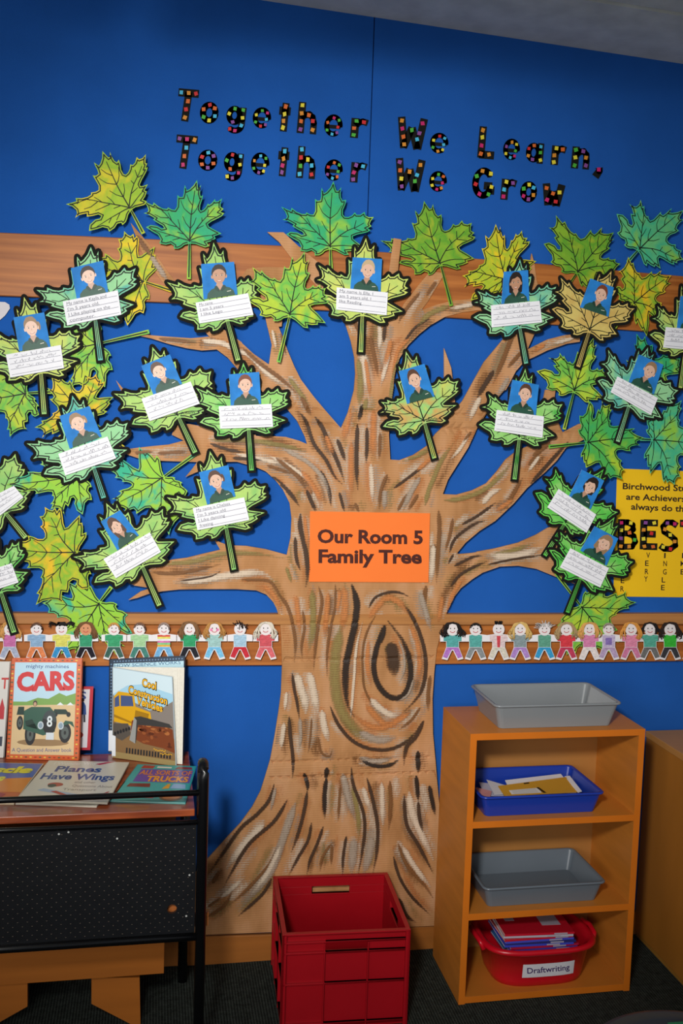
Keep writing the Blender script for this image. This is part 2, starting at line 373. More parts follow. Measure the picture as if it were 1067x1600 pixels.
S = [ # colour, width px, points
('D',21,[(607.8,1003),(612.5,1020),(613.5,1036),(614.5,1056)]),
('K',9,[(596,980),(588,1009),(583,1035),(586,1060),(597.6,1079.6),(613.5,1089.7),(627.9,1086),(637.4,1070),(640.6,1047.7),(637.4,1025.4),(629.5,1003),(616.7,984),(604,968)]),
('K',7,[(600,976),(597,992),(591,1008)]),
('D',6.5,[(627.9,942.5),(642,961.6),(655,990),(663,1022),(663,1054),(656.5,1079.6),(642,1098.7),(629,1111)]),
('M',4,[(586,960),(572,987),(565.7,1015.8),(565.7,1050.9),(569,1076.4),(581.6,1098.7),(600.8,1113),(620,1116),(635.8,1111)]),
('W',11,[(578,1090),(592,1105),(611,1116),(627,1114)]),('G',4,[(622,1000),(630,1022),(630,1048),(622,1066)]),('G',4,[(645,1060),(636,1084),(618,1096)]),
('O',12,[(575,965),(600,935),(622,940),(640,965)]),('O',10,[(640,975),(652,1010),(654,1045),(646,1075)]),('O',12,[(570,1100),(600,1130),(630,1130)]),('O',9,[(575,1000),(573,1040),(580,1075)]),
('W',5,[(547,1120),(552,1060),(556,1010),(566,970)]),
('K',11,[(548,912),(556,939),(554,971),(546.6,1003),(540,1035),(538.6,1066.8),(541.8,1098.7),(553,1119)]),
('M',5,[(522.7,912),(522.7,945.7),(514.7,984),(510,1022),(510,1060)]),
('D',6,[(514.7,1102),(527.5,1130.5),(549.8,1156),(578.5,1168.8),(610.3,1168.8),(639,1152.8),(661,1124)]),
('L',20,[(533,975),(526,1005),(522,1040),(524,1080),(534,1112),(552,1137),(578,1153),(608,1155)]),
('G',12,[(560,1142),(590,1155),(620,1150)]),
('O',14,[(536,915),(538,950),(532,990)]),('O',8,[(530,920),(526,960)]),
('O',10,[(640,1112),(600,1135),(570,1130),(548,1110)]),
('D',4,[(575,949),(584.8,933),(604,925),(623,925),(640.6,933)]),
('M',6,[(497,915.4),(502,939),(497,971),(492.4,1003),(489,1047.7)]),('L',12,[(487,920),(488,980),(480,1020)]),
('M',5,[(471.7,952),(474.9,977.6),(470,1009.4),(472,1030)]),
('M',6,[(435,926.6),(447.8,945.7),(455.8,971),(460.5,1003),(459,1035)]),('O',10,[(462,930),(468,990)]),('O',10,[(512,925),(506,1000)]),
('W',14,[(463,1051),(468.5,1073),(474.9,1092),(477.5,1116)]),('W',13,[(481.9,1049),(487.6,1073),(492.4,1098.7),(497,1114)]),('W',12,[(502,1108),(505,1130.5),(512.5,1158)]),
('D',5,[(455.8,1051),(459,1076),(463.7,1098.7),(467,1124)]),('G',6,[(468,1120),(469,1150),(466,1172)]),('M',4,[(496,1150),(501,1174),(514,1180),(518,1168)]),('M',4,[(486,1120),(484,1150),(480,1176)]),
('D',6,[(451,1117.8),(452.6,1146.5),(457,1186),(456,1215)]),('W',8,[(443,1128),(438,1170)]),('W',6,[(447,1080),(444,1110)]),
('M',7,[(670.9,1054),(667.7,1082.7),(667.7,1111)]),('M',5,[(655,1104),(641,1124),(620,1140)]),
('D',7,[(661,1124),(648.6,1149.6),(634,1165.6),(629.5,1194)]),('K',8,[(651.8,1172),(652,1206)]),('K',6,[(565.7,1188),(584.8,1195),(607,1194),(623,1184.7)]),('G',8,[(560,1182),(590,1188),(618,1180)]),
('M',8,[(683.6,796),(685,827.8),(682,875.6),(680.4,912)]),('W',9,[(676,850),(674,885),(672,910)]),('M',6,[(706,808.7),(701,837),(693,862.9)]),('D',4,[(707,865),(699,880)]),
('M',8,[(664.5,913.8),(661,945.7),(668,968)]),('G',10,[(655,925),(665,960),(672,985)]),('O',8,[(690,930),(683,975)]),
('D',8,[(468.5,802),(468.5,824.6),(476.5,859.7),(479.7,891.5),(476.5,917)]),('D',6,[(460.5,838),(461.7,869),(468.5,891.5)]),('O',8,[(475,805),(481,860)]),
('D',6,[(467,644.5),(478,660),(489,692),(508,718),(521,743),(533.8,756)]),('D',7,[(490.8,651),(502,666.8),(513,692),(527.5,724),(537,752.8)]),('D',7,[(525.9,686),(532,702),(538.6,721)]),
('K',7,[(565.7,631.7),(561,650),(559,658)]),('D',7,[(557.5,662),(556,698.7),(556,737),(557.7,765.6)]),('D',6,[(572,666.8),(572,698.7),(570.5,724)]),('M',6,[(592.8,676),(591,717.8)]),
('M',6,[(604,740),(594,765.6),(591,796)]),('G',9,[(600,765),(599,796)]),('W',8,[(578.5,724),(580,762.4),(581,785)]),('O',11,[(548,690),(547,740),(548,780)]),('O',13,[(583,640),(582,690),(585,720)]),('O',9,[(508,680),(520,710)]),('O',14,[(545,640),(535,690)]),
('D',6,[(478,765.6),(486,784.7),(492,799)]),('D',5,[(529,768.8),(537,799)]),('M',6,[(553,785),(560,800)]),('D',7,[(422,743),(438,756),(454,772),(467,791)]),('D',6,[(500,735),(512,762),(516,790)]),
('L',8,[(400,688),(430,694),(460,700),(478,706)]),('G',8,[(440,700),(480,722),(505,750),(515,780)]),('W',6,[(420,712),(455,730),(480,750),(492,775)]),('O',10,[(470,735),(495,770),(500,795)]),
('D',4.5,[(613.5,762.4),(635.8,746.5),(664.5,724),(674,717.8)]),('L',9,[(662,790),(667.7,768),(676,746.5),(688.8,717.8),(709,689)]),('M',6,[(619.9,797.5),(635.8,768.8)]),('M',6,[(651.8,772),(635.8,797)]),('G',9,[(655,745),(640,770),(628,797)]),
('W',6,[(731.4,676),(718.7,698.7),(702.7,717.8)]),('O',8,[(650,735),(690,700)]),('L',10,[(612,716),(640,714),(664,704),(676,690)]),('M',5,[(735,674),(722,690)]),
('W',15,[(565.7,552),(569,577.6),(573.7,615)]),('O',8,[(570,560),(575,600),(577,625)]),('W',8,[(591,507.5),(592.8,523),(591,549)]),('L',12,[(558,560),(562,600),(560,640)]),('L',9,[(568,640),(572,620)]),
('W',7,[(607,552),(597.6,587),(594,603)]),('M',8,[(577,525),(584,560),(590,590)]),('D',6,[(600,508),(598,535)]),('O',9,[(610,530),(600,575)]),('M',7,[(551,500),(566,530)]),
('M',6,[(655,456.5),(629.5,488),(620,507.5)]),('M',7,[(680,440),(664,464)]),('D',4,[(669,498),(645.4,513.8),(623,545.7)]),('L',10,[(700,478),(668,492),(650,512)]),('W',7,[(742,475),(700,483)]),('O',8,[(640,528),(620,550),(612,600)]),('L',8,[(622,560),(612,600),(606,650)]),
('D',8,[(769.6,579),(752.8,606),(742.7,623)]),('W',9,[(749,620),(739,640),(732.5,657)]),('M',7,[(813.5,549),(790,576)]),('M',8,[(800,520),(785,560),(768,600)]),('G',9,[(793,590),(775,620)]),('M',8,[(808,500),(800,530)]),('O',8,[(850,538),(830,550)]),('W',6,[(895,528),(860,538)]),
('L',9,[(691.8,781),(716.7,779),(752,766),(782,741),(800,718)]),('W',9,[(752,787),(766.6,769.6),(782.6,762.5)]),('D',5,[(720,819),(745,805),(773.7,783.8)]),('D',5,[(700.7,862),(709.6,840.8),(738,819),(759.4,812)]),('M',7,[(791.5,787),(809,755),(815,745)]),('M',7,[(823.5,726.8),(845,702)]),('D',6,[(827,755),(855.6,723),(887.6,687.7)]),('W',6,[(841,712),(823,737)]),('O',8,[(800,780),(770,800)]),('M',8,[(830,712),(860,690)]),
('L',9,[(766.6,868),(802,858.6),(830.7,848)]),('W',12,[(766.6,868),(809,867),(848.5,853)]),('D',3.5,[(759,881.7),(802,872.8),(852,865.7)]),('D',4.5,[(707.8,883.5),(738,869),(754,867.5)]),('D',5,[(702.4,915.6),(716.7,897.8),(738,885.3),(759.4,876)]),('O',8,[(720,905),(705,930),(695,960)]),('M',7,[(860,838),(875,850)]),
('L',9,[(215,895),(240.7,881),(298,877),(348.7,864),(396,864),(446.5,872)]),('W',12,[(281,908),(321.7,904),(369,896),(409,895),(428,908)]),('M',6,[(237,893),(274.5,895),(321.7,886),(345,880)]),('D',3,[(281,907),(328,900),(345,890)]),('M',5,[(375.7,905),(416,906),(429.7,918),(443,944)]),('O',9,[(410,914),(428,930),(440,960)]),('L',6,[(446,885),(455,910)]),
('L',9,[(328,687),(382,687),(429.7,694),(462,702)]),('W',7,[(369,709),(416,719),(450,727)]),('D',5,[(328,692.8),(355,702),(382,706)]),('D',5,[(362,715),(409,719)]),('M',6,[(416,726.5),(456.7,740)]),('M',6,[(245,708),(294.7,705)]),('M',7,[(430,715),(465,745),(480,770)]),('D',5,[(478.6,765),(485,782),(493.8,797)]),('M',6,[(210,707),(240,705)]),
('W',7,[(362,546),(389,556),(416,583),(450,606)]),('M',7,[(378,543),(402.7,566),(436,590),(463,615)]),('L',8,[(450,590),(468,614),(483.6,636)]),('W',5,[(424.6,515.6),(431,546)]),('M',6,[(247.5,529),(308,536)]),('W',9,[(315,532.4),(348.7,537),(372,552)]),('M',5,[(438,520),(446,555)]),('M',8,[(212,368),(240,405)]),('G',9,[(235,400),(262,440)]),('M',8,[(470,620),(485,650)]),
# roots
('D',6,[(427.5,1223),(420,1247.5),(401,1270),(375,1292.5),(348.7,1330),(322.5,1367.5)]),('W',12,[(412.5,1285),(382.5,1315),(360,1345),(353.5,1358)]),('G',6,[(430,1228),(422,1265)]),
('D',6,[(448,1247.5),(427.5,1281),(390,1315),(367,1350),(348.7,1384)]),('M',6,[(433,1318.7),(420,1348.7),(382.5,1390),(356,1412.5)]),('G',14,[(461,1251),(442.5,1303.7),(423.7,1356),(397.5,1390),(371,1423.7)]),('W',8,[(437,1320),(418,1360),(392,1395)]),
('D',5,[(423.7,1370),(408.7,1395),(371,1429)]),('K',6.5,[(474,1206),(479,1222),(479,1234)]),('D',6,[(479,1234),(474,1266),(465,1300),(453.7,1330)]),('K',8,[(510,1197),(508,1216)]),('K',7.5,[(509,1214),(506,1240),(506,1277.5)]),
('D',5,[(485.6,1283),(480,1311),(465,1337.5),(450,1365.6)]),('D',5,[(504,1288.7),(495,1315),(483.7,1341),(478,1365.6)]),('M',5,[(517.5,1315),(502.5,1337.5),(498.7,1360)]),('M',5,[(517.6,1318),(516,1350)]),('D',5,[(540,1303.7),(535,1337.5),(534,1363.7)]),('M',5,[(530.6,1225),(526.9,1281)]),
('G',12,[(534,1206),(543.7,1247.5),(555,1281)]),('L',9,[(549,1225),(558.7,1273.7),(558.7,1310)]),('G',15,[(552,1309),(547,1362)]),('G',15,[(579,1305),(574,1337.5),(566,1364)]),
('D',5.5,[(547.5,1197),(551,1225),(566,1266),(568,1303.7),(558.7,1362)]),('D',6,[(572,1213.7),(581,1247.5),(588.7,1288.7),(587,1330),(581,1362)]),('W',9,[(566,1228),(576,1262)]),('M',7,[(607.5,1217.5),(609,1255),(605.6,1296)]),('W',8,[(595,1220),(597,1290)]),
('D',6,[(630,1240),(633.7,1285),(652.5,1318.7),(675,1362)]),('W',12,[(638,1235),(642,1266),(656,1300),(676,1343)]),('K',7,[(648.7,1210),(652,1250)]),('D',6,[(652,1250),(654,1275),(659,1298)]),('K',7,[(669,1225),(678,1272)]),('M',6,[(620.6,1315),(633.7,1348.7),(660,1378.7),(675,1401)]),('W',9,[(628,1320),(645,1350),(672,1385)]),
('D',5,[(613,1335.6),(622.5,1367.5),(641,1397.5),(671,1427.5)]),('D',6,[(622.5,1401),(633.7,1427.5),(648.7,1438.7)]),('M',6,[(325,1430),(350,1412),(362,1390)]),('M',5,[(324,1415),(345,1400)]),('W',8,[(345,1400),(380,1370)]),('M',7,[(331,1378),(345,1355)]),
]
tm = {k: MB() for k in PAINT}; rnd = random.Random(4)
fine = []
for s in S:          # faint brush hairs beside the main strokes
    for k in range(3):
        dx = rnd.uniform(-13, 13); c = rnd.choice('WOLWGMOW')
        n = len(s[2]); a = rnd.randint(0, max(0, n-3)); seg = s[2][a:a+rnd.randint(2, 4)]
        if len(seg) > 1: fine.append((c, rnd.uniform(9, 22), [(x+dx+rnd.uniform(-1, 1), y+rnd.uniform(-6, 6)) for x, y in seg], rnd.uniform(.38, .62)))
def inside(x, y):
    r = False
    for p in TREE:
        c = False; j = len(p)-1
        for i in range(len(p)):
            if (p[i][1] > y) != (p[j][1] > y) and x < (p[j][0]-p[i][0])*(y-p[i][1])/(p[j][1]-p[i][1])+p[i][0]: c = not c
            j = i
        r = r or c
    return r
allS = [s for s in fine] + [(*s, 1.0) for s in S]
for i, (c, wd, pts, st) in enumerate(allS):
    q = catmull(pts, 4); n = len(q); off = TOFF+.0004+i*.000011
    L = [0]
    for k in range(1, n): L.append(L[-1]+math.dist(q[k], q[k-1]))
    run = []; alpha = []; rows = []
    for k, p in enumerate(q):
        t = L[k]/L[-1]; taper = min(1, .3+6*t, .25+3.0*(1-t)); a = q[max(k-1, 0)]; bb = q[min(k+1, n-1)]
        dx, dy = bb[0]-a[0], bb[1]-a[1]; l = math.hypot(dx, dy) or 1; h = wd/2*taper*1.15
        rows.append([(p[0]-dy/l*h*e, p[1]+dx/l*h*e) for e in (-1, -.55, 0, .55, 1)])
        e = min(1, 5*t+.5, 2.2*(1-t)+.25)*st; alpha.append([0, .72*e, 1*e, .72*e, 0] if st == 1 else [0, .6*e, e, .6*e, 0])
    vs = []; al = []; ins = []
    for r_, a_ in zip(rows, alpha):
        for p, a in zip(r_, a_):
            P = W(p[0], p[1], TOFF); P.y = -off-tree_off(P.z); vs.append(P); al.append(a); ins.append(inside(*p))
    fs = []
    for k in range(n-1):
        for j in range(4):
            ids = (k*5+j, k*5+j+1, k*5+j+6, k*5+j+5)
            if all(ins[z] for z in ids): fs.append(ids)
    if fs: tm[c].mesh(vs, fs, PAINT[c], al)
names = {'D': 'dark_brown_brushwork', 'M': 'brown_brushwork', 'W': 'cream_brushwork', 'O': 'orange_brushwork', 'L': 'olive_brushwork', 'G': 'grey_brushwork', 'K': 'black_brushwork'}
for c, mb in tm.items(): mb.build(names[c], tree)['kind'] = 'stuff'

# ------------------------------------------------------------------ maple leaves
T0 = [(520,722),(480,735),(455,758),(420,775),(375,775),(382,745),(350,722),(300,736),(235,725),(252,685),(230,640),(175,610),(115,570),(155,547),(220,555),(262,578),(285,572),(268,548),(215,520),(170,492),(185,475),(150,455),(115,437),(75,430),(110,418),(118,395),(100,350),(60,300),(110,322),(155,340),(162,312),(210,350),(260,372),(298,375),(306,358),(345,378),(375,380),(393,345),(393,290),(390,225),(415,245),(443,240),(450,200),(450,155),(455,115),(478,168),(503,152),(538,110),(570,45),(588,108),(600,140),(620,142),(650,105),(642,150),(645,205),(662,238),(700,230),(690,280),(667,330),(667,378),(685,400),(720,402),(755,387),(785,355),(802,380),(835,380),(880,350),(887,387),(920,405),(968,400),(938,440),(925,470),(945,492),(905,512),(935,530),(905,550),(860,562),(800,575),(760,592),(762,615),(795,645),(850,690),(780,700),(790,720),(740,735),(700,738),(722,772),(680,775),(640,755),(600,732),(560,722)]
V0 = [(1.5,[(540,700),(537,560),(537,415),(545,300),(555,160)]),(1.3,[(540,685),(440,585),(350,495),(240,385),(145,360)]),(1.3,[(542,670),(640,580),(710,535),(800,500),(870,460)]),(1.2,[(532,685),(440,665),(340,635),(170,590)]),(1.2,[(545,685),(680,682),(775,692)]),
 (1,[(537,562),(490,510),(455,440)]),(1,[(537,562),(585,515),(615,455)]),(1,[(537,415),(465,360),(425,275)]),(1,[(537,415),(610,360),(655,285)]),(1,[(541,315),(505,270),(480,210)]),(1,[(438,583),(430,530),(410,475)]),(1,[(350,495),(330,450),(310,410)]),(1,[(400,552),(330,535),(260,510)]),(1,[(315,465),(240,462),(180,435)]),(1,[(480,625),(410,605)]),(1,[(710,535),(702,485)]),(1,[(775,515),(795,435)]),(1,[(775,515),(850,545)]),(1,[(630,590),(720,595)]),(1,[(440,668),(370,690)]),(1,[(350,640),(300,655)]),(1,[(265,410),(240,372)])]
B0, TT = (540, 722), (570, 45)
A0 = {'L': (60,300), 'LL': (115,570), 'R': (968,400), 'RR': (850,690)}
def ang0(p, axis): # signed angle from axis, + = to the left (image y down)
    a = math.atan2(-(p[1]-B0[1]), p[0]-B0[0]) - axis
    return (math.degrees(a)+180) % 360-180
AX0 = math.atan2(-(TT[1]-B0[1]), TT[0]-B0[0]); R0 = math.dist(B0, TT)

PAL = {  # centre, body, patches
 'lime': ('d8cc2c', '97bf2e', 'a9c832'), 'emer': ('9ccb3c', '38b068', '2fae7a'), 'yelo': ('eccb1f', 'a6be2c', 'dfc524'), 'teal': ('93cf3f', '9fcb3a', '35b58c'),
 'mixd': ('b4cf3a', '68bb4a', 'b9cc36'), 'gold': ('e0c62a', '86b72e', 'e6bb22'), 'deep': ('b2bb2c', '5fa02a', '86b02c'), 'aqua': ('6cc27a', '43b98a', '8fc843'),
 'frsh': ('a8c832', '55b045', '3fae5c'),
 'pale': ('b9d873', 'a9d070', '8cc66c'), 'pblu': ('9ad69a', '98d49a', '5fb8a4'), 'pgrn': ('8fcf6a', '9ed67c', '58bb4e'), 'pyel': ('d2da6c', 'c2d66c', '9ccc74'), 'ochr': ('d9c46c', 'd7be6b', 'cfae5e'), 'brgt': ('4fc04a', '63c94f', '8ad06a'), 'peac': ('cfcf62', '98cf78', 'd2a45c')}
def leaf_mat(pal, seed, border):
    m = bpy.data.materials.new('leaf_paint_'+pal); m.use_nodes = True; nt = m.node_tree; bs = nt.nodes['Principled BSDF']
    bs.inputs['Roughness'].default_value = .62; bs.inputs['Specular IOR Level'].default_value = .3
    tc = nt.nodes.new('ShaderNodeTexCoord'); mp = nt.nodes.new('ShaderNodeMapping'); mp.inputs['Location'].default_value = (seed*3.7, seed*1.9, seed*.7)
    nt.links.new(tc.outputs['Object'], mp.inputs[0])
    n = nt.nodes.new('ShaderNodeTexNoise'); n.inputs['Scale'].default_value = 17; n.inputs['Detail'].default_value = 3; n.inputs['Distortion'].default_value = .6
    nt.links.new(mp.outputs[0], n.inputs['Vector'])
    r = nt.nodes.new('ShaderNodeValToRGB'); e = r.color_ramp.elements; c = [s2l(x) for x in PAL[pal]]
    e[0].position = .36; e[0].color = (*c[2], 1); e[1].position = .66; e[1].color = (*c[0], 1); x = e.new(.5); x.color = (*c[1], 1)
    nt.links.new(n.outputs['Fac'], r.inputs[0])
    n2 = nt.nodes.new('ShaderNodeTexNoise'); n2.inputs['Scale'].default_value = 90; n2.inputs['Detail'].default_value = 4
    nt.links.new(mp.outputs[0], n2.inputs['Vector'])
    mr = nt.nodes.new('ShaderNodeMapRange'); mr.inputs[3].default_value = .88; mr.inputs[4].default_value = 1.12
    nt.links.new(n2.outputs['Fac'], mr.inputs[0])
    mx = nt.nodes.new('ShaderNodeMix'); mx.data_type = 'RGBA'; mx.blend_type = 'MULTIPLY'; mx.inputs[0].default_value = 1
    nt.links.new(r.outputs[0], mx.inputs[6]); nt.links.new(mr.outputs[0], mx.inputs[7]); nt.links.new(mx.outputs[2], bs.inputs['Base Color'])
    return m
RULE = mat('ruled_line_grey', '8c8c98', .8); PENCIL = mat('pencil', '70707c', .8)
PHOTO = mat('photo_blue_backdrop', '2a80cc', .6, .22, 25, spec=.2)
SHIRT = mat('school_shirt_green', '24503f', .5, .15, 30); COLLAR = mat('shirt_collar_green', '1a3d30', .5)
SKIN = mat('skin_print', 'e3b9a0', .4); SKIN2 = mat('skin_print_tan', 'c08f70', .4); LIP = mat('lip_print', 'b8605c', .4); EYE_ = mat('eye_print', '3a2a22', .4)
TEETH = mat('teeth_print', 'f0ead8', .4)
NECK = mat('neck_shadow_print', 'c2947a', .4)
HAIR = {'blond': mat('hair_blond', 'c8ae86', .5), 'brown': mat('hair_brown', '5a3a28', .5), 'dark': mat('hair_dark', '241812', .5), 'light': mat('hair_light_brown', '9a7a58', .5), 'red': mat('hair_auburn', '7a4028', .5)}

def ell(cx, cy, rx, ry, n=18, a0=0, a1=360, rot=0):
    out = []
    for k in range(n+(0 if a1-a0 >= 360 else 1)):
        t = math.radians(a0+(a1-a0)*k/n); x, y = rx*math.cos(t), ry*math.sin(t); c, s = math.cos(rot), math.sin(rot)
        out.append((cx+x*c-y*s, cy+x*s+y*c))
    return out
def fan(mb, pts, fn, m):
    tri = tessellate_polygon([[Vector((x, y, 0)) for x, y in pts]]); mb.mesh([fn(x, y) for x, y in pts], tri, m)
def portrait(parent, fn, hair, style, tilt, cx=.52, skin=None):
    """printed school portrait in photo coordinates (u right, v up, both 0..1); fn(u, v, depth)"""
    mb = MB(); d = [0]; sk = skin or SKIN; hm = HAIR[hair]
    def L(pts, m): d[0] += .00006; fan(mb, pts, lambda x, y: fn(x, y, .0003+d[0]), m)
    ct, st = math.cos(tilt), math.sin(tilt); pvx, pvy = cx, .32
    def R(pts): return [(pvx+1.12*((x-.5)*ct-(y-.32)*st), pvy+1.06*((x-.5)*st+(y-.32)*ct)) for x, y in pts]
    if style in ('long', 'bob'):
        lo = .30 if style == 'long' else .42
        L(R([(.5-.21, lo+.03), (.5-.235, .6), (.5-.21, .78), (.5-.12, .91), (.5, .94), (.62, .91), (.71, .78), (.735, .6), (.71, lo+.02), (.6, lo-.03), (.4, lo-.03)]), hm)
    if style == 'pony': L(R(ell(.72, .62, .05, .12)), hm)
    L([(.10, 0), (.13, .14), (.24, .24), (.42, .31), (.60, .31), (.80, .24), (.90, .14), (.93, 0)], SHIRT)
    L(R([(.42, .40), (.58, .40), (.6, .27), (.5, .20), (.4, .27)]), NECK)
    L([(.36, .33), (.42, .34), (.50, .20), (.46, .15), (.34, .26)], COLLAR); L([(.66, .33), (.60, .34), (.51, .20), (.56, .15), (.70, .26)], COLLAR)
    L(R(ell(.5-.185, .585, .03, .055)), sk); L(R(ell(.5+.185, .585, .03, .055)), sk)
    if style == 'short' or style == 'pony': L(R(ell(.5, .685, .2, .235, 20)), hm)
    L(R([(.5+.18*math.cos(t)*(1 if math.sin(t) > 0 else .95-.12*abs(math.sin(t))), .60+(.22 if math.sin(t) < 0 else .19)*math.sin(t)) for t in [k*math.pi/11 for k in range(22)]]), sk)
    if style == 'short': L(R([(.315, .66), (.33, .79), (.40, .90), (.5, .925), (.60, .90), (.67, .79), (.685, .66), (.65, .75), (.58, .80), (.5, .79), (.42, .80), (.35, .75)]), hm)
    elif style == 'pony': L(R([(.315, .66), (.33, .80), (.40, .90), (.5, .92), (.60, .90), (.67, .80), (.685, .66), (.63, .79), (.55, .84), (.45, .84), (.37, .79)]), hm)
    else: L(R([(.30, .58), (.30, .76), (.38, .90), (.5, .93), (.62, .90), (.70, .76), (.70, .58), (.66, .72), (.58, .80), (.46, .74), (.37, .72), (.335, .64)]), hm)
    for s in (-1, 1):
        L(R(ell(.5+s*.075, .615, .032, .017, 10)), TEETH); L(R(ell(.5+s*.075, .615, .021, .019, 8)), EYE_)
        L(R([(.5+s*.035, .655), (.5+s*.08, .668), (.5+s*.12, .652), (.5+s*.08, .658)]), hm)
    L(R([(.485, .545), (.5, .60), (.515, .545), (.5, .535)]), NECK)
    L(R([(.42, .485), (.46, .47), (.5, .465), (.54, .47), (.58, .485), (.55, .45), (.5, .438), (.45, .45)]), LIP)
    L(R([(.44, .478), (.5, .466), (.56, .478), (.53, .459), (.5, .453), (.47, .459)]), TEETH)
    L([(.70, .14), (.82, .15), (.82, .135), (.70, .125)], TEETH)
    return mb.build('portrait', parent)

def quadfn(q, off0):
    P = [W(x, y, off0) for x, y in q]   # TL TR BR BL
    def fn(u, v, d=0): 
        a = P[3]*(1-u)+P[2]*u; b = P[0]*(1-u)+P[1]*u; p = a*(1-v)+b*v; return Vector((p.x, p.y-d, p.z))
    return fn
def scribble(mb, fn, rnd, u0, u1, v, h, m):
    u = u0
    while u < u1:
        n = rnd.randint(2, 6); pts = []
        for k in range(n*3): pts.append((u, v+h*rnd.choice((0, .15, .5, .55, .6, 1) if k % 3 else (0, .5)))); u += .011
        vs, fs = ribbon2(pts, .007); mb.mesh([fn(a, b) for a, b in vs], fs, m); u += .04

def make_leaf(kind, pal, B, T, L, R, LL, RR, Sx, level, label, photo=None, note=None, hair=None, sign=None, words=None, seed=0, tilt=0, fixed=0):
    off = .0295+.0042*level; rnd = random.Random(seed)
    def W2(p): q = W(p[0], p[1], off); return (q.x, q.z)
    b2, t2, l2, r2, ll2, rr2, s2 = map(W2, (B, T, L, R, LL, RR, Sx))
    def pol(p): return math.atan2(p[1]-b2[1], p[0]-b2[0]), math.dist(p, b2)
    ax, rT = pol(t2)
    def rel(p, sgn):
        a, r = pol(p); d = math.degrees(a-ax) % 360
        return (d if sgn > 0 else d-360), r
    aL, rL = rel(l2, 1); aLL, rLL = rel(ll2, 1); aR, rR = rel(r2, -1); aRR, rRR = rel(rr2, -1); aS, rS = rel(s2, 1)
    aLL = max(aLL, aL+10); aRR = min(aRR, aR-10); aS = max(aS, aLL+25); aSr = aS-360
    if aSr > aRR-20: aSr = aRR-20
    src = [180]+[ang0(A0[k], AX0) for k in ('LL', 'L')]+[0]+[ang0(A0[k], AX0) for k in ('R', 'RR')]+[-180]
    dst = [aS, aLL, aL, 0, aR, aRR, aSr]
    rr0 = [math.dist(A0[k], B0)/R0 for k in ('LL', 'L')]; rr1 = [math.dist(A0[k], B0)/R0 for k in ('R', 'RR')]
    qLL = rLL/rr0[0]; qRR = rRR/rr1[1]
    q = [(qLL+rT)/2*.9, qLL, rL/rr0[1], rT, rR/rr1[0], qRR, (qRR+rT)/2*.9]
    sxs, dd, qq = src[::-1], dst[::-1], q[::-1]
    def warp(p):
        a = ang0(p, AX0); r = math.dist(p, B0)/R0
        A = ax+math.radians(float(np.interp(a, sxs, dd))); k = float(np.interp(a, sxs, qq))
        k = k if r > .15 else k*(r/.15)+rT*.85*(1-r/.15)
        return (b2[0]+math.cos(A)*r*k, b2[1]+math.sin(A)*r*k)
    ol = [warp(p) for p in T0]
    ph = rnd.uniform(0, 6.28); curl = .0022
    def lift(x, z, d=0):
        r = math.hypot(x-b2[0], z-b2[1])/rT; a = math.atan2(z-b2[1], x-b2[0])
        return Vector((x, -(off+d+curl*min(r, 1.2)**2*(.5+.5*math.sin(ph+2*a))), z))
    root = empty('maple_leaf', lift(*b2), label, 'leaf', 'photo leaves with black backing' if kind == 'F' else 'painted leaves without photographs')
    # direction of the stem
    sd = (s2[0]-b2[0], s2[1]-b2[1]); sl = math.hypot(*sd); sd = (sd[0]/sl, sd[1]/sl); sn = (-sd[1], sd[0])
    u = .00165 # one photograph pixel on the wall
    def stem(w0, w1, ext): 
        return [(b2[0]-sd[0]*.004+sn[0]*w0, b2[1]-sd[1]*.004+sn[1]*w0), (s2[0]+sd[0]*ext+sn[0]*w1, s2[1]+sd[1]*ext+sn[1]*w1),
                (s2[0]+sd[0]*ext-sn[0]*w1, s2[1]+sd[1]*ext-sn[1]*w1), (b2[0]-sd[0]*.004-sn[0]*w0, b2[1]-sd[1]*.004-sn[1]*w0)]
    if kind == 'F':
        bk = MB(); wdt = 4.6*u
        hull = [ol]+[stem(6*u, 6.6*u, 4*u)]; n = len(ol); cur = []
        for i in range(n):
            j = (i+1) % n; vs, fs = ribbon2([ol[i], ol[j]], wdt*2)
            cur.append([vs[0], vs[1], vs[3], vs[2]])
            cur.append([(ol[i][0]+wdt*math.cos(t*math.pi/4), ol[i][1]+wdt*math.sin(t*math.pi/4)) for t in range(8)])
        vs, fs = blade_mesh(hull+cur, .014); bk.mesh([lift(x, z, -.0012) for x, z in vs], fs)
        bk.build('backing', root, BLACKP)
    st = stem(2.2*u, 3.4*u, 0) if kind == 'F' else stem(1.6*u, 3*u, 0)
    vs, fs = blade_mesh([ol, st], .012); mb = MB(); mb.mesh([lift(x, z) for x, z in vs], fs)
    mb.build('blade', root, leaf_mat(pal, seed+1, 0))
    ik = MB()
    n = len(ol); area2 = sum(ol[i][0]*ol[(i+1) % n][1]-ol[(i+1) % n][0]*ol[i][1] for i in range(n)); sg = 1 if area2 > 0 else -1
    ins = (2.7 if kind == 'F' else 2.2)*u; inn = []
    for i in range(n):
        a, p, c = ol[i-1], ol[i], ol[(i+1) % n]
        def nrm(v): l = math.hypot(*v) or 1; return (v[0]/l, v[1]/l)
        e1 = nrm((p[0]-a[0], p[1]-a[1])); e2 = nrm((c[0]-p[0], c[1]-p[1])); n1_ = (-e1[1]*sg, e1[0]*sg); n2_ = (-e2[1]*sg, e2[0]*sg)
        m_ = (n1_[0]+n2_[0], n1_[1]+n2_[1]); ml = math.hypot(*m_) or 1; m_ = (m_[0]/ml, m_[1]/ml); k = ins/max(.45, ml/2)
        inn.append((p[0]+m_[0]*k, p[1]+m_[1]*k))
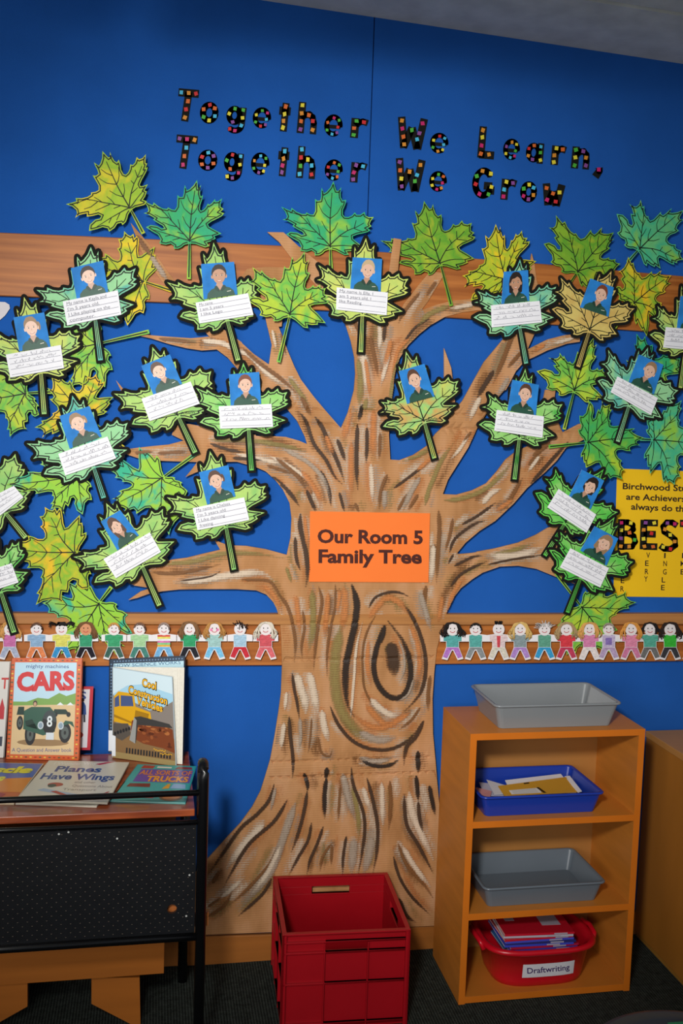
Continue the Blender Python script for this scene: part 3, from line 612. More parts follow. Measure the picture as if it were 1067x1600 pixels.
    for i in range(n-1):
        p, c = inn[i], inn[i+1]; l = math.dist(p, c) or 1; e = ((c[0]-p[0])/l*.0004, (c[1]-p[1])/l*.0004)
        vs, fs = ribbon2([(p[0]-e[0], p[1]-e[1]), (c[0]+e[0], c[1]+e[1])], (1.7 if kind == 'F' else 1.55)*u); ik.mesh([lift(x, z, .0005) for x, z in vs], fs)
    for wv_, vp in V0:
        q_ = catmull(vp, 45); q_ = [warp(p) for p in q_]; vs, fs = ribbon2(q_, [wv_*u*1.3*(1-.55*k/len(q_)) for k in range(len(q_))])
        ik.mesh([lift(x, z, .0005) for x, z in vs], fs)
    for off_ in ((-.35, .35) if kind == 'F' else (0,)):
        w_ = 2.6*u; p0 = (b2[0]+sn[0]*off_*w_, b2[1]+sn[1]*off_*w_); p1 = (s2[0]+sn[0]*off_*w_*1.6-sd[0]*.004, s2[1]+sn[1]*off_*w_*1.6-sd[1]*.004)
        vs, fs = ribbon2([p0, p1], (1.3 if kind == 'F' else 2.0)*u); ik.mesh([lift(x, z, .0005) for x, z in vs], fs)
    if sign:
        YDOWN[0] = True
        def fnp(x, y): q3 = W(x, y, off); return lift(q3.x, q3.z, .0007)
        text(ik, sign[0], sign[1], sign[2], 4.2, fnp, INK, .004)
    ik.build('drawn_lines', root, INK)
    if photo:
        f0 = quadfn(photo, off+.0045)
        pb = MB(); pb.poly([f0(0,0), f0(1,0), f0(1,1), f0(0,1)]); pb.poly([f0(0,0,-.0004), f0(0,1,-.0004), f0(1,1,-.0004), f0(1,0,-.0004)], WHITEP)
        fr_ = pb.build('photograph', root, PHOTO)
        portrait(fr_, f0, hair[0], hair[1], tilt, hair[2] if len(hair) > 2 else .52, SKIN2 if len(hair) > 3 else None)
    if note:
        f1 = quadfn(note, off+.0062); nb = MB(); nb.poly([f1(0,0), f1(1,0), f1(1,1), f1(0,1)]); nt_ = nb.build('note', root, WHITEP)
        wr = MB(); fl = lambda a, b: f1(a, b, .0004)
        nl = 4
        for k in range(nl):
            v = 1-(k+1)/nl*.92+.02
            vs, fs = ribbon2([(.04, v), (.97, v)], .018); wr.mesh([fl(a, b) for a, b in vs], fs, RULE)
        YDOWN[0] = False
        for k in range(nl-1 if words is None else len(words)):
            v = 1-(k+1)/nl*.92+.04
            if words is None: scribble(wr, fl, rnd, .08+rnd.uniform(0, .08), rnd.uniform(.7, .9), v, .13, PENCIL)
            else: text(wr, words[k], (.06, v), (.06+min(.88, .036*len(words[k])), v), .125, fl, PENCIL, .0)
        YDOWN[0] = True
        wr.build('handwriting', nt_)
    return root
P, F_ = 'P', 'F'
LV = [
 # plain painted leaves: pal, B,T,L,R,LL,RR,S, level, label
 (P,'lime',(205,329),(160,236),(103,319),(228,241),(139,361),(231,288),(224,365),2,'lime green leaf highest at the upper left, its tip pointing up left'),
 (P,'emer',(296,381),(308,281),(224,314),(347,310),(228,355),(346,365),(295,436),2,'green and yellow leaf just right of the highest lime green leaf'),
 (P,'yelo',(228,441),(135,405),(160,485),(194,361),(199,509),(242,385),(271,455),0,'yellow orange leaf half behind the uppermost left photo leaf'),
 (P,'emer',(516,390),(521,283),(439,323),(584,339),(447,366),(566,385),(517,420),1,'emerald green leaf directly below the coloured word Together, tip touching its letter e'),
 (P,'mixd',(452,496),(476,393),(394,417),(509,450),(386,469),(509,505),(435,566),4,'yellow green leaf overlapping the note of the boy left of it, stem hanging down left'),
 (P,'deep',(689,416),(662,314),(594,376),(737,348),(623,411),(741,404),(705,478),1,'olive green leaf with a yellow heart, cardboard twig taped over its left tip'),
 (P,'yelo',(791,441),(774,350),(722,431),(815,360),(735,470),(838,408),(800,500),0,'green leaf with yellow left lobe behind the long haired girl, upper right'),
 (P,'deep',(900,428),(959,363),(868,336),(969,412),(849,381),(925,455),(866,477),0,'plain mid green leaf above the ochre leaf, below the word Grow to its right'),
 (P,'aqua',(996,392),(1068,328),(1001,312),(1068,406),(963,334),(1032,420),(980,410),1,'green leaf with a turquoise heart, topmost at the right edge'),
 (P,'gold',(988,476),(1049,430),(981,401),(1040,492),(960,453),(1010,526),(958,515),1,'yellow and green leaf right of the ochre leaf, lying over the brown rail'),
 (P,'mixd',(896,614),(928,526),(874,551),(949,582),(838,580),(944,623),(881,671),1,'green leaf below the ochre leaf with a small torn white tip'),
 (P,'emer',(1012,605),(994,521),(978,562),(1064,560),(975,600),(1055,610),(1025,640),0,'dark green leaf almost hidden behind a pale blue photo leaf at right'),
 (P,'frsh',(914,692),(1006,684),(955,629),(972,749),(921,626),(915,731),(857,698),2,'fresh green leaf lying sideways, stem to the left, above two right photo leaves'),
 (P,'aqua',(1017,687),(1110,700),(1065,625),(1054,758),(1020,640),(1015,741),(1000,686),1,'turquoise and yellow leaf hanging over the yellow poster at the right edge'),
 (P,'mixd',(906,945),(959,1024),(994,941),(885,1024),(955,908),(870,978),(868,895),0,'yellow green leaf pointing down behind the right row of paper dolls'),
 (P,'mixd',(157,536),(62,552),(110,606),(95,470),(164,605),(140,490),(233,518),0,'green leaf whose stem points right, under the uppermost left photo leaf'),
 (P,'mixd',(44,614),(-50,625),(15,683),(-20,550),(61,648),(20,575),(85,612),0,'green leaf at the left edge below the leftmost girl in the top left cluster'),
 (P,'gold',(140,655),(80,588),(54,668),(150,584),(85,700),(178,620),(198,704),1,'olive leaf with an orange yellow lobe peeping out above the smiling girl'),
 (P,'teal',(128,742),(10,757),(79,796),(62,708),(129,804),(100,705),(150,735),2,'yellow and green leaf below the smiling girl with the tilted photograph, tip pointing left'),
 (P,'gold',(122,863),(15,857),(56,945),(70,792),(140,919),(125,804),(165,865),1,'large lime leaf with a bright yellow tip pointing left, lower left'),
 (P,'teal',(157,939),(95,1022),(182,1024),(66,942),(207,990),(105,908),(174,917),0,'lime leaf with teal blots pointing down behind the left row of paper dolls'),
 (P,'teal',(257,744),(173,790),(264,836),(173,736),(293,767),(217,698),(311,705),0,'leaf fading from lime to turquoise left of the girl in the lower middle left'),
]
for i, (k, pal, B, T, L, R, LL, RR, Sx, lv, lab) in enumerate(LV): make_leaf(k, pal, B, T, L, R, LL, RR, Sx, lv, lab, seed=i)
FV = [
 dict(pal='pblu',B=(149,500),T=(142,386),L=(57,453),R=(212,419),LL=(71,493),RR=(209,476),S=(157,563),lv=3,lab='photo leaf of a dark haired boy over the brown rail, uppermost at the left',photo=[(110.6,419),(161,407),(169,456),(120,468)],note=[(98,471),(184,453.5),(189.6,491.6),(105,508.5)],hair=('dark','short'),words=['My name is Kayla and','I\'m 5 years old.','I Like playing on the','    computer.'],tilt=.12),
 dict(pal='pyel',B=(64,584),T=(37.5,464),L=(-15,520),R=(125,524),LL=(-15,575),RR=(121,564),S=(69,647),lv=2,lab='photo leaf of a fair girl at the left edge, highest one touching that edge',photo=[(21,496),(69,488),(79,542),(30,549)],note=[(9,554),(95,539),(100,575),(16,590)],hair=('light','pony'),sign=('Ina.',(38,598),(52,586)),tilt=.05),
 dict(pal='pale',B=(355.4,502),T=(333.5,379),L=(261,441),R=(399,441),LL=(281,495),RR=(396,494),S=(372,563),lv=3,lab='photo leaf of a dark haired boy, its note overlapped by a yellow green leaf',photo=[(314,412.6),(365.6,409),(371,460),(318,467.6)],note=[(305.5,473),(387.5,458),(396,492),(311.6,505.4)],hair=('dark','short','.5',1),words=['My name','I am 5 years','I like Lego'],tilt=-.03),
 dict(pal='pyel',B=(566,494),T=(571.5,372),L=(497,414),R=(638,435.6),LL=(498,464),RR=(629,486.5),S=(563.6,550),lv=3,lab='photo leaf of a curly blond child at the top centre over the trunk',photo=[(551,402),(597,404.6),(594.6,456),(547,451.6)],note=[(526,449),(606,457),(604,492.6),(525,483.7)],hair=('blond','short'),words=['My name is Ella. I','am 5 years old. I','like Reading'],sign=('Ella',(572,491),(589,493)),tilt=-.06),
 dict(pal='pblu',B=(812,513),T=(812,405),L=(746,455),R=(868.6,448),LL=(739.6,496),RR=(865,496),S=(822,568),lv=3,lab='photo leaf of a girl with long dark hair over the rail at the upper right',photo=[(787,424.5),(825,422),(827,470),(783,475)],note=[(767,477),(843,470),(847,503.6),(768,511.6)],hair=('dark','long','.5',1),tilt=0),
 dict(pal='ochr',B=(919.8,520),T=(955,423.6),L=(876,434),R=(991,482),LL=(862,483),RR=(963.4,522.5),S=(903,573),lv=4,lab='ochre yellow photo leaf of a boy, without a note, right of the long haired girl',photo=[(922.5,435),(959,449),(950.6,495),(906,480)],note=None,hair=('red','short'),sign=('Jay Jay',(897,519),(915,511)),tilt=-.15),
 dict(pal='pyel',B=(1070,550),T=(1078,430),L=(1027,478),R=(1130,470),LL=(1015,523),RR=(1120,520),S=(1063,606),lv=3,lab='photo leaf cut off by the right edge below the yellow leaf',photo=[(1063,463),(1105,460),(1107,510),(1057,515)],note=[(1040,511),(1110,517),(1106,549),(1036,543)],hair=('brown','short'),tilt=0),
 dict(pal='pale',B=(279.5,653),T=(238,542),L=(178,615),R=(330,580),LL=(206,663),RR=(324,640.6),S=(305,707),lv=3,lab='photo leaf of a boy leaning left, third row, right of the smiling girl',photo=[(220.5,571.7),(265.4,553.4),(284.5,599.8),(239.6,616.7)],note=[(221,623),(297.8,596),(312,630.7),(233.7,658)],hair=('brown','short'),sign=('Adam',(282,648),(304,646)),tilt=.18),
 dict(pal='pgrn',B=(388.5,672),T=(380,567),L=(306,606),R=(449,612.5),LL=(312,660),RR=(446,656.7),S=(393,735),lv=4,lab='green photo leaf of a boy, photograph upright, touching the trunk fork at left',photo=[(357.7,585),(405,581),(408,631),(360.3,633.5)],note=[(341.7,634.7),(424,631),(426.7,667),(344,669.8)],hair=('red','short'),sign=('Lawrence',(385,669),(412,671)),tilt=.02),
 dict(pal='peac',B=(663.6,662),T=(634,549),L=(595,628),R=(716,595),LL=(598,666.6),RR=(713,633),S=(678.7,716),lv=3,lab='green and peach photo leaf of a boy, without a note, right of the trunk',photo=[(622.8,580),(663,568.4),(678.9,619.4),(635.8,631)],note=None,hair=('brown','short'),sign=('Dylan',(669,656),(687,656)),tilt=.12),
 dict(pal='pgrn',B=(811,687),T=(820.7,576),L=(762.7,615.6),R=(878.7,631.5),LL=(748,663.4),RR=(866,681),S=(803.8,749),lv=4,lab='green photo leaf of a grinning boy under the stem of the long haired girl',photo=[(800.6,593.3),(842,601.3),(837,650),(792.6,641)],note=[(776,640.5),(850,650.7),(847.4,684),(772,673)],hair=('brown','short'),sign=('Ryan',(818,685),(837,687)),tilt=-.04),
 dict(pal='pblu',B=(982,635.7),T=(1012,543),L=(949.6,546.6),R=(1059.6,610),LL=(933.4,595),RR=(1033,653),S=(965,690),lv=3,lab='pale blue green photo leaf of a boy tilted right, near the right edge',photo=[(998,553.6),(1036.4,569.8),(1021.4,616),(982,596.4)],note=[(964.7,588),(1027.9,621.9),(1016.8,648.5),(953.8,612.6)],hair=('light','short'),tilt=-.2),
 dict(pal='brgt',B=(881,820),T=(942.6,733),L=(867.6,733),R=(965,800),LL=(836,770),RR=(912.6,835),S=(851,868),lv=3,lab='bright green photo leaf of a dark haired girl left of the yellow poster',photo=[(908.9,733.8),(944,751),(922.6,796),(888.8,775)],note=[(872.6,763.8),(931.4,803.9),(916.4,832.6),(855,792.6)],hair=('dark','bob'),tilt=-.25),
 dict(pal='brgt',B=(906.4,905),T=(960,808),L=(875,831),R=(989,877.7),LL=(857.6,859),RR=(957.6,922.7),S=(886.5,957),lv=4,lab='photo leaf of a fair haired girl overlapping the left edge of the yellow poster',photo=[(928.9,822),(965.7,841.4),(947.6,884),(906.4,860)],note=[(891,856.4),(951.4,887.7),(937.6,918),(874.6,886.4)],hair=('light','long'),tilt=-.3),
 dict(pal='pblu',B=(147,732),T=(113,618),L=(42,693),R=(199.6,660.6),LL=(68.4,741),RR=(198.7,702.8),S=(162,778),lv=3,lab='photo leaf of a smiling girl, hair tied back, middle of the left cluster',photo=[(92.8,650),(139.6,634.4),(159,682),(108.7,701)],note=[(91,709),(167.8,682),(181.4,716),(102,743)],hair=('light','pony'),tilt=.15),
 dict(pal='pale',B=(223,886.5),T=(166,786),L=(114.7,870),R=(254.5,795),LL=(147.3,910.5),RR=(272.5,846),S=(249,946),lv=3,lab='photo leaf of a brown haired boy tilted left, lowest in the left cluster',photo=[(157.4,815),(187.8,797),(217,836.3),(183.3,860)],note=[(161.5,873.4),(234,831.8),(251.5,862.5),(181,903.5)],hair=('brown','long'),sign=('William',(224,884),(247,875)),tilt=.25),
 dict(pal='pale',B=(353.5,825),T=(328,705),L=(260.5,777),R=(415,759),LL=(277,828),RR=(413.5,801),S=(365.5,890),lv=4,lab='photo leaf of a girl left of the orange sign, below the limb',photo=[(310.6,738),(356.5,726.6),(367.9,775.5),(323.5,788.4)],note=[(301,794),(381.4,777),(389.5,812.4),(308.5,828.6)],hair=('brown','pony'),words=['My name is Chelsea','I\'m 5 years old','I Like dancing','freeing'],sign=('Chelsea',(352,823),(380,820)),tilt=.12),
 dict(pal='pale',B=(10,803),T=(-60,722),L=(-110,800),R=(24,709),LL=(-60,850),RR=(48,768),S=(40,840),lv=1,lab='photo leaf cut by the left edge, torn white note only, middle height',photo=None,note=[(-40,790),(21.6,759),(36.6,777),(-22,823)],hair=None,sign=('Xanthe',(8,802),(33,794))),
 dict(pal='pgrn',B=(2,927),T=(-25,815),L=(-95,880),R=(30,846),LL=(-60,930),RR=(44,894),S=(22,988),lv=2,lab='photo leaf cut by the left edge with its stem hanging over the first paper doll',photo=None,note=[(-60,905),(18,880),(29,910),(-48,935)],hair=None),
]
for i, d in enumerate(FV):
    hh = d['hair']
    if hh and len(hh) > 2: hh = (hh[0], hh[1], .5)+tuple(hh[3:])
    make_leaf('F', d['pal'], d['B'], d['T'], d['L'], d['R'], d['LL'], d['RR'], d['S'], d['lv'], d['lab'], d['photo'], d['note'], hh, d.get('sign'), d.get('words'), 50+i, d.get('tilt', 0))
# white paper shape at the left edge
b = MB(); pts = [(-40,478),(-10,471),(8,472),(14.5,476),(15.5,482),(8,493),(0,500),(-15,506),(-40,503)]
vs, fs = blade_mesh([[(lambda q: (q.x, q.z))(W(x, y, .006)) for x, y in pts]], .05); b.mesh([(x, -.006, z) for x, z in vs], fs)
o = b.build('paper_cutout', None, mat('pale_paper', 'dcd6da', .8, .05, 20), loc=W(-10, 490, .006)); tag(o, 'pale rounded paper cut-out at the left edge just under the brown rail', 'paper')

# ------------------------------------------------------------------ headline letters
CONF = [mat('confetti_'+n, c, .5) for n, c in (('red','d22a2c'),('yellow','e8d63a'),('cyan','46b8dc'),('green','4cb03a'),('orange','dc6a28'),('pink','c8246c'),('purple','8a4a96'),('amber','dc8f2c'))]
# strokes in a unit box: x right, y down; widths relative to the stroke width
def arc(cx, cy, rx, ry, a0, a1, n=16): return [(cx+rx*math.cos(math.radians(a0+(a1-a0)*k/n)), cy+ry*math.sin(math.radians(a0+(a1-a0)*k/n))) for k in range(n+1)]
G = {
 'T': (0, 36, 50, [[(0,5),(36,5)],[(18,4),(15,50)]], [(5,5),(18,5),(31,5),(18,18),(16,31),(15,44)]),
 'o': (0, 32, 38, [arc(16,19,10.5,13,0,360,24)], [(16,6),(25,11),(26,24),(17,32),(7,27),(6,14)]),
 'g': (0, 33, 46, [arc(14,16,9,11,0,360,24),[(28,2),(28,22),(27,32)],arc(16,32,11,9,0,140,12)], [(14,5),(5,14),(12,27),(28,6),(28,19),(27,32),(17,41),(8,39)]),
 'e': (0, 32, 37, [arc(16,18,11.5,13.5,8,-308,24),[(8,20),(28,20)]], [(16,6),(25,9),(6,14),(24,20),(6,26),(15,32),(23,29)]),
 't': (0, 22, 46, [[(12,0),(11,46)],[(0,13),(22,13)]], [(12,6),(11,18),(10,29),(10,40)]),
 'h': (0, 35, 50, [[(6,0),(6,50)],[(6,26),(12,20),(20,19),(26,23),(29,32),(29,50)]], [(6,5),(6,18),(6,31),(6,44),(19,20),(27,29),(28,43)]),
 'r': (0, 28, 36, [[(7,1),(7,36)],[(8,14),(13,8),(19,6),(27,8)]], [(9,6),(6,19),(6,31),(21,7)]),
 'W': (0, 48, 50, [[(5,0),(13,50)],[(12,49),(24,16)],[(24,16),(35,50)],[(36,50),(43,0)]], [(6,6),(8,19),(11,32),(13,44),(24,20),(34,34),(37,24),(41,8)]),
 'L': (0, 29, 49, [[(6,0),(6,49)],[(3,44),(29,44)]], [(6,6),(6,17),(6,30),(6,43),(20,43)]),
 'a': (0, 31, 36, [arc(14,18,9,12,0,360,24),[(26,1),(26,36)]], [(14,6),(5,12),(5,24),(13,30),(26,7),(26,17),(27,30)]),
 'n': (0, 32, 36, [[(6,0),(6,36)],[(7,14),(13,8),(20,7),(25,12),(26,22),(26,36)]], [(6,5),(6,18),(6,31),(19,7),(25,17),(26,30)]),
 'G': (0, 38, 50, [arc(19,25,13.5,19.5,-38,-330,26),[(20,29),(34,29)],[(32,29),(32,42)]], [(16,6),(30,9),(7,15),(6,28),(14,43),(29,42),(33,30)]),
 'w': (0, 36, 36, [[(5,0),(11,36)],[(11,34),(18,12)],[(18,12),(25,36)],[(25,36),(32,0)]], [(6,8),(9,27),(18,16),(24,29),(29,13)]),
 ',': (0, 14, 19, [[(8,3),(9,8),(3,18)]], [(8,6)]),
 'B': (0, 34, 50, [[(5,0),(5,50)],[(4,5),(16,5),(24,9),(25,16),(18,23),(6,23)],[(16,23),(26,27),(29,36),(24,44),(4,45)]], [(5,6),(5,18),(5,31),(5,44),(21,6),(19,22),(28,33),(19,44)]),
 'E': (0, 28, 50, [[(5,0),(5,50)],[(5,5),(28,5)],[(5,24),(25,24)],[(5,45),(28,45)]], [(8,5),(22,5),(5,17),(18,23),(5,32),(7,45),(21,45)]),
 'S': (0, 30, 50, [[(28,9),(20,4),(11,4),(5,11),(7,19),(16,24),(25,31),(26,40),(18,46),(8,46),(1,41)]], [(12,5),(24,6),(8,15),(17,24),(25,34),(6,43),(18,46)]),
}
def letter(name, ch, box, tilt, off, wpx, parent, label, cat, group, seed):
    x0, y0, x1, y1 = box; _, gw, gh, strokes, dots = G[ch]; cx, cy = (x0+x1)/2, (y0+y1)/2
    t = math.radians(tilt); bw, bh = x1-x0, y1-y0
    # size of the upright box whose rotated bounds fill the photographed bounds
    ih = (bh-bw*math.sin(t))/(math.cos(t)**2-math.sin(t)**2)*math.cos(t) if bh > bw*.3 else bh
    iw = max(bw*.7, (bw-ih*math.sin(t))/math.cos(t)); sx, sy = (iw-wpx*.0)/gw, ih/gh
    def fn(x, y, d=0):
        a = (x-gw/2)*sx; b_ = (y-gh/2)*sy
        p = W(cx+a*math.cos(t)-b_*math.sin(t), cy+a*math.sin(t)+b_*math.cos(t), off+d); return p
    ps = []
    for s in strokes:
        # ribbons slightly wider at their ends, like the cut-out type
        k = len(s); wd = [wpx/((sx+sy)/2)*(1.12 if (len(s) < 4 and i in (0, k-1)) else 1) for i in range(k)]
        if ch == 'e' and len(s) == 2: wd = [x*.62 for x in wd]
        vs, fs = ribbon2(s, wd)
        for f in fs: ps.append([(lambda q: (q.x, q.z))(fn(*vs[i])) for i in f])
        if len(s) > 3:
            for p in s[1:-1]: ps.append([(lambda q: (q.x, q.z))(fn(p[0]+wpx/(sx+sy)*math.cos(a*math.pi/4), p[1]+wpx/(sx+sy)*math.sin(a*math.pi/4))) for a in range(8)])
        elif len(s) > 2:
            p = s[1]; ps.append([(lambda q: (q.x, q.z))(fn(p[0]+wpx/(sx+sy)*math.cos(a*math.pi/4), p[1]+wpx/(sx+sy)*math.sin(a*math.pi/4))) for a in range(8)])
    mb = MB()
    for p in ps: mb.poly([(x, -off, z) for x, z in p])
    root = mb.build(name, parent, BLACKP, loc=W(cx, cy, off) if not parent else None)
    if label: tag(root, label, cat, group)
    cb = MB(); rnd = random.Random(seed); last = None
    for x, y in dots:
        c = rnd.choice([k for k in range(8) if k != last]); last = c; a = rnd.uniform(-.35, .35); h = wpx*.27/((sx+sy)/2)
        cb.poly([fn(x+h*(ex*math.cos(a)-ey*math.sin(a))*rnd.uniform(.9, 1.15), y+h*(ex*math.sin(a)+ey*math.cos(a))*rnd.uniform(.9, 1.15), .0006) for ex, ey in ((-1,-1),(1,-1),(1,1),(-1,1))], CONF[c])
    co = cb.build('confetti_squares', root)
    return root
HL = [
 ('first', 'Together', [('T',(275,139,311,191)),('o',(310.6,157,343,195)),('g',(351,164,385,210)),('e',(393,166,425,203)),('t',(433.5,160,455,206)),('h',(463.5,159,498,210)),('e',(504.5,177,537,216)),('r',(546,183,576,217))]),
 ('first', 'We', [('W',(618.5,182,667.5,234)),('e',(670,206,702,242))]),
 ('first', 'Learn', [('L',(745.5,197,775.5,248)),('e',(784.5,215.5,813.5,252)),('a',(820,221,850,256)),('r',(860,226,885.5,259)),('n',(892,228.5,923,265)),(',',(927,258.5,941.5,278))]),
 ('second', 'Together', [('T',(271.8,211,309,265)),('o',(308,232,341,268.5)),('g',(347,236,381,284.5)),('e',(390,236.5,422.6,276)),('t',(432,229.5,453,276)),('h',(462.5,228,496,280)),('e',(505.5,247.5,537,284.5)),('r',(546,252,574,286.5))]),
 ('second', 'We', [('W',(615,246.5,664,300)),('e',(669,266,699.5,301.5))]),
 ('second', 'Grow', [('G',(735.5,260,775,312)),('r',(781,278,808,313.5)),('o',(811.5,282,840,317.5)),('w',(846,286,881.5,322.5))]),
]
sd = 0
for line, word, ls in HL:
    seen = {}
    for ch, box in ls:
        sd += 1; seen[ch] = seen.get(ch, 0)+1; tot = sum(1 for c, _ in ls if c == ch)
        nm = 'comma after' if ch == ',' else ('capital letter %s of' % ch if ch.isupper() else 'letter %s of' % ch)
        pre = ('' if tot == 1 else ('first ' if seen[ch] == 1 else 'last '))
        letter('comma' if ch == ',' else 'letter_'+ch.lower(), ch, box, 5, .003, {'e': 7.9, 'a': 8.8, 'g': 9.2, 'o': 10, ',': 11}.get(ch, 10.5), None,
               'black confetti patterned %s%s the word %s, %s headline row' % (pre, nm, word, 'upper' if line == 'first' else 'lower'), 'letter', 'headline letters on the blue wall', sd)

# ------------------------------------------------------------------ posters
def sheet(name, q, off, m, label, cat, loc=None):
    b = MB(); P = [W(x, y, off) for x, y in q]; N = 6
    b.poly(P); c = sum(P, Vector())/4; o = b.build(name, None, m, loc=c); return tag(o, label, cat)
SGN = sheet('room_sign', [(484.4,799),(671.8,802),(669.3,910),(482.9,909)], .0275, mat('orange_card', 'ff8038', .75, .02, 10, spec=.2), 'bright orange sign with brown lettering fixed to the middle of the tree trunk', 'sign')
YDOWN[0] = True
DBR = mat('dark_brown_print', '4a1a10', .7)
b = MB(); fw = lambda x, y: W(x, y, .0283)
text(b, 'Our Room 5', (496,847.5), (660.5,849.5), 19.5, fw, DBR, .036); text(b, 'Family Tree', (497.5,878.8), (659,880), 19.5, fw, DBR, .036); b.build('lettering', SGN)
YEL = mat('yellow_card', 'f7c51d', .7, .02, 10, spec=.2)
pst = sheet('behaviour_poster', [(964,732),(1215,742),(1215,935),(958,932)], .003, YEL, 'yellow poster about always doing their best, cut by the right edge', 'poster')
b = MB(); fy = lambda x, y: W(x, y, .0036); TB = mat('poster_print', '2a1a10', .7)
pl = pst
text(b, 'Birchwood Students', (972.8,764), (1110,769), 9.3, fy, TB, .022); text(b, 'are Achievers who', (978,780.5), (1105,785.5), 9.3, fy, TB, .022); text(b, 'always do their', (985.8,796), (1087,800.5), 9.3, fy, TB, .022)
def col(word, xs, ys):
    b = MB()
    for ch, x, y in zip(word, xs, ys): text(b, ch, (x-(1.2 if ch == 'I' else 2.8), y+4.5), (x+(1.2 if ch == 'I' else 2.8), y+4.6), 8, fy, TB, .012)
    b.build('lettering', pst)
b.build('lettering', pst)
col('ETTER', [977,975.5,974,972.5,972], [867,879.5,892.5,906.5,919.5]); col('VERY', [1012.5,1010.5,1010.2,1009], [867,879.5,892.5,904]); col('INGLE', [1038.5,1039,1038.5,1036.5,1035.5], [867.5,880,893,905.5,917.5]); col('IME', [1066.5,1066,1066], [867.5,880,893])
for i, (ch, box) in enumerate((('B',(965,811,998,860)),('E',(1000,812,1028,859)),('S',(1030,812,1060,862)),('T',(1061,813,1093,862)))):
    letter('letter_'+ch.lower(), ch, box, 1.5, .004, 9.6, pst, None, None, None, 300+i)

# ------------------------------------------------------------------ paper dolls
def cm(c): return mat('crayon_'+c, c, .85, .22, 90, spec=.15, stretch=(1, 1, 3))
PAPER = mat('doll_paper', 'ece8ea', .8, spec=.2); SKINW = mat('doll_face', 'ece3e2', .8); YARN = {}
DL = [ # head x, shirt, trousers, hair colour, hair style, label
 (15,'c873a8','aab2c8','d8a05a','long','paper doll in pink top with long orange blonde yarn hair, leftmost of the left row'),
 (57,'8fb0cf','e08858','6a4a38','short','paper doll in light blue top and orange trousers with short brown hair'),
 (96,'dcd66a','3f94cc','181414','tails','paper doll in yellow top and blue trousers with black bunches'),
 (134,'3f9a72','24222a','7a5434','long','paper doll with tan face, green top, black trousers and brown hair'),
 (178,'43a070','41645a','d09a4e','short','paper doll in green top with grey green trousers and orange fringe'),
 (218,'a6cf9c','4a8478','7a5a48','short','paper doll in pale green top and dark teal trousers with brown hair'),
 (256,'STR','7ab4de','a08a80','short','paper doll in striped top and pale blue trousers'),
 (296,'3aa06c','2a2a30','86603e','long','paper doll with red lips, green top, black trousers and brown hair'),
 (335,'a2c8c4','7cc0e4','c08a4a','long','paper doll in pale turquoise top with yellow green sleeves and pink cheeks'),
 (375,'a8c8dc','c83440','2a1a16','spiky','paper doll in pale blue top, red trousers and dark spiky yarn hair'),
 (415,'d05a62','d86a70','dcd2c0','long','paper doll all in red with long white yarn hair, beside the trunk'),
 (707,'5aa8a4','b478c4','1c1614','curly','paper doll in teal top, purple trousers and black curly yarn hair'),
 (743,'5aa8a0','8a8f90','1c1614','short','paper doll in teal top, grey trousers and short black hair'),
 (779,'e0c8c8','d8d0c0','141010','tuft','paper doll in white with a red tie and a black tuft of hair'),
 (812.6,'8a9a9c','b088c8','d8b46c','long','paper doll in grey top, lilac trousers and long blonde yarn hair'),
 (850.7,'62a088','3c9ccc','c8c4c0','spiky','paper doll in grey green top, blue trousers and spiky white hair'),
 (885,'d8404a','c0405c','b09468','long','paper doll in red top, red purple trousers and straw coloured hair'),
 (921,'d884ac','e8dcd8','dca45a','long','paper doll in pink top, white trousers and orange blonde hair'),
 (951,'c4b4d0','b8a0c0','a89a8c','short','paper doll in lilac top with a purple square and grey hair'),
 (986,'e08aa8','d07ca0','dc9844','long','paper doll in pink top, pink purple trousers and bright orange hair'),
 (1015.5,'58aa94','70706e','181414','side','paper doll in teal top, grey trousers and black swept hair'),
 (1047,'3cb83c','3a3a3e','2a1c18','long','paper doll in bright green top, charcoal trousers and long dark hair'),
 (1083,'c8d8dc','b0b0b0','8a6a4a','short','pale paper doll cut by the right edge, last of the right row'),
]
RED = mat('red_pencil', 'c03a40', .7)
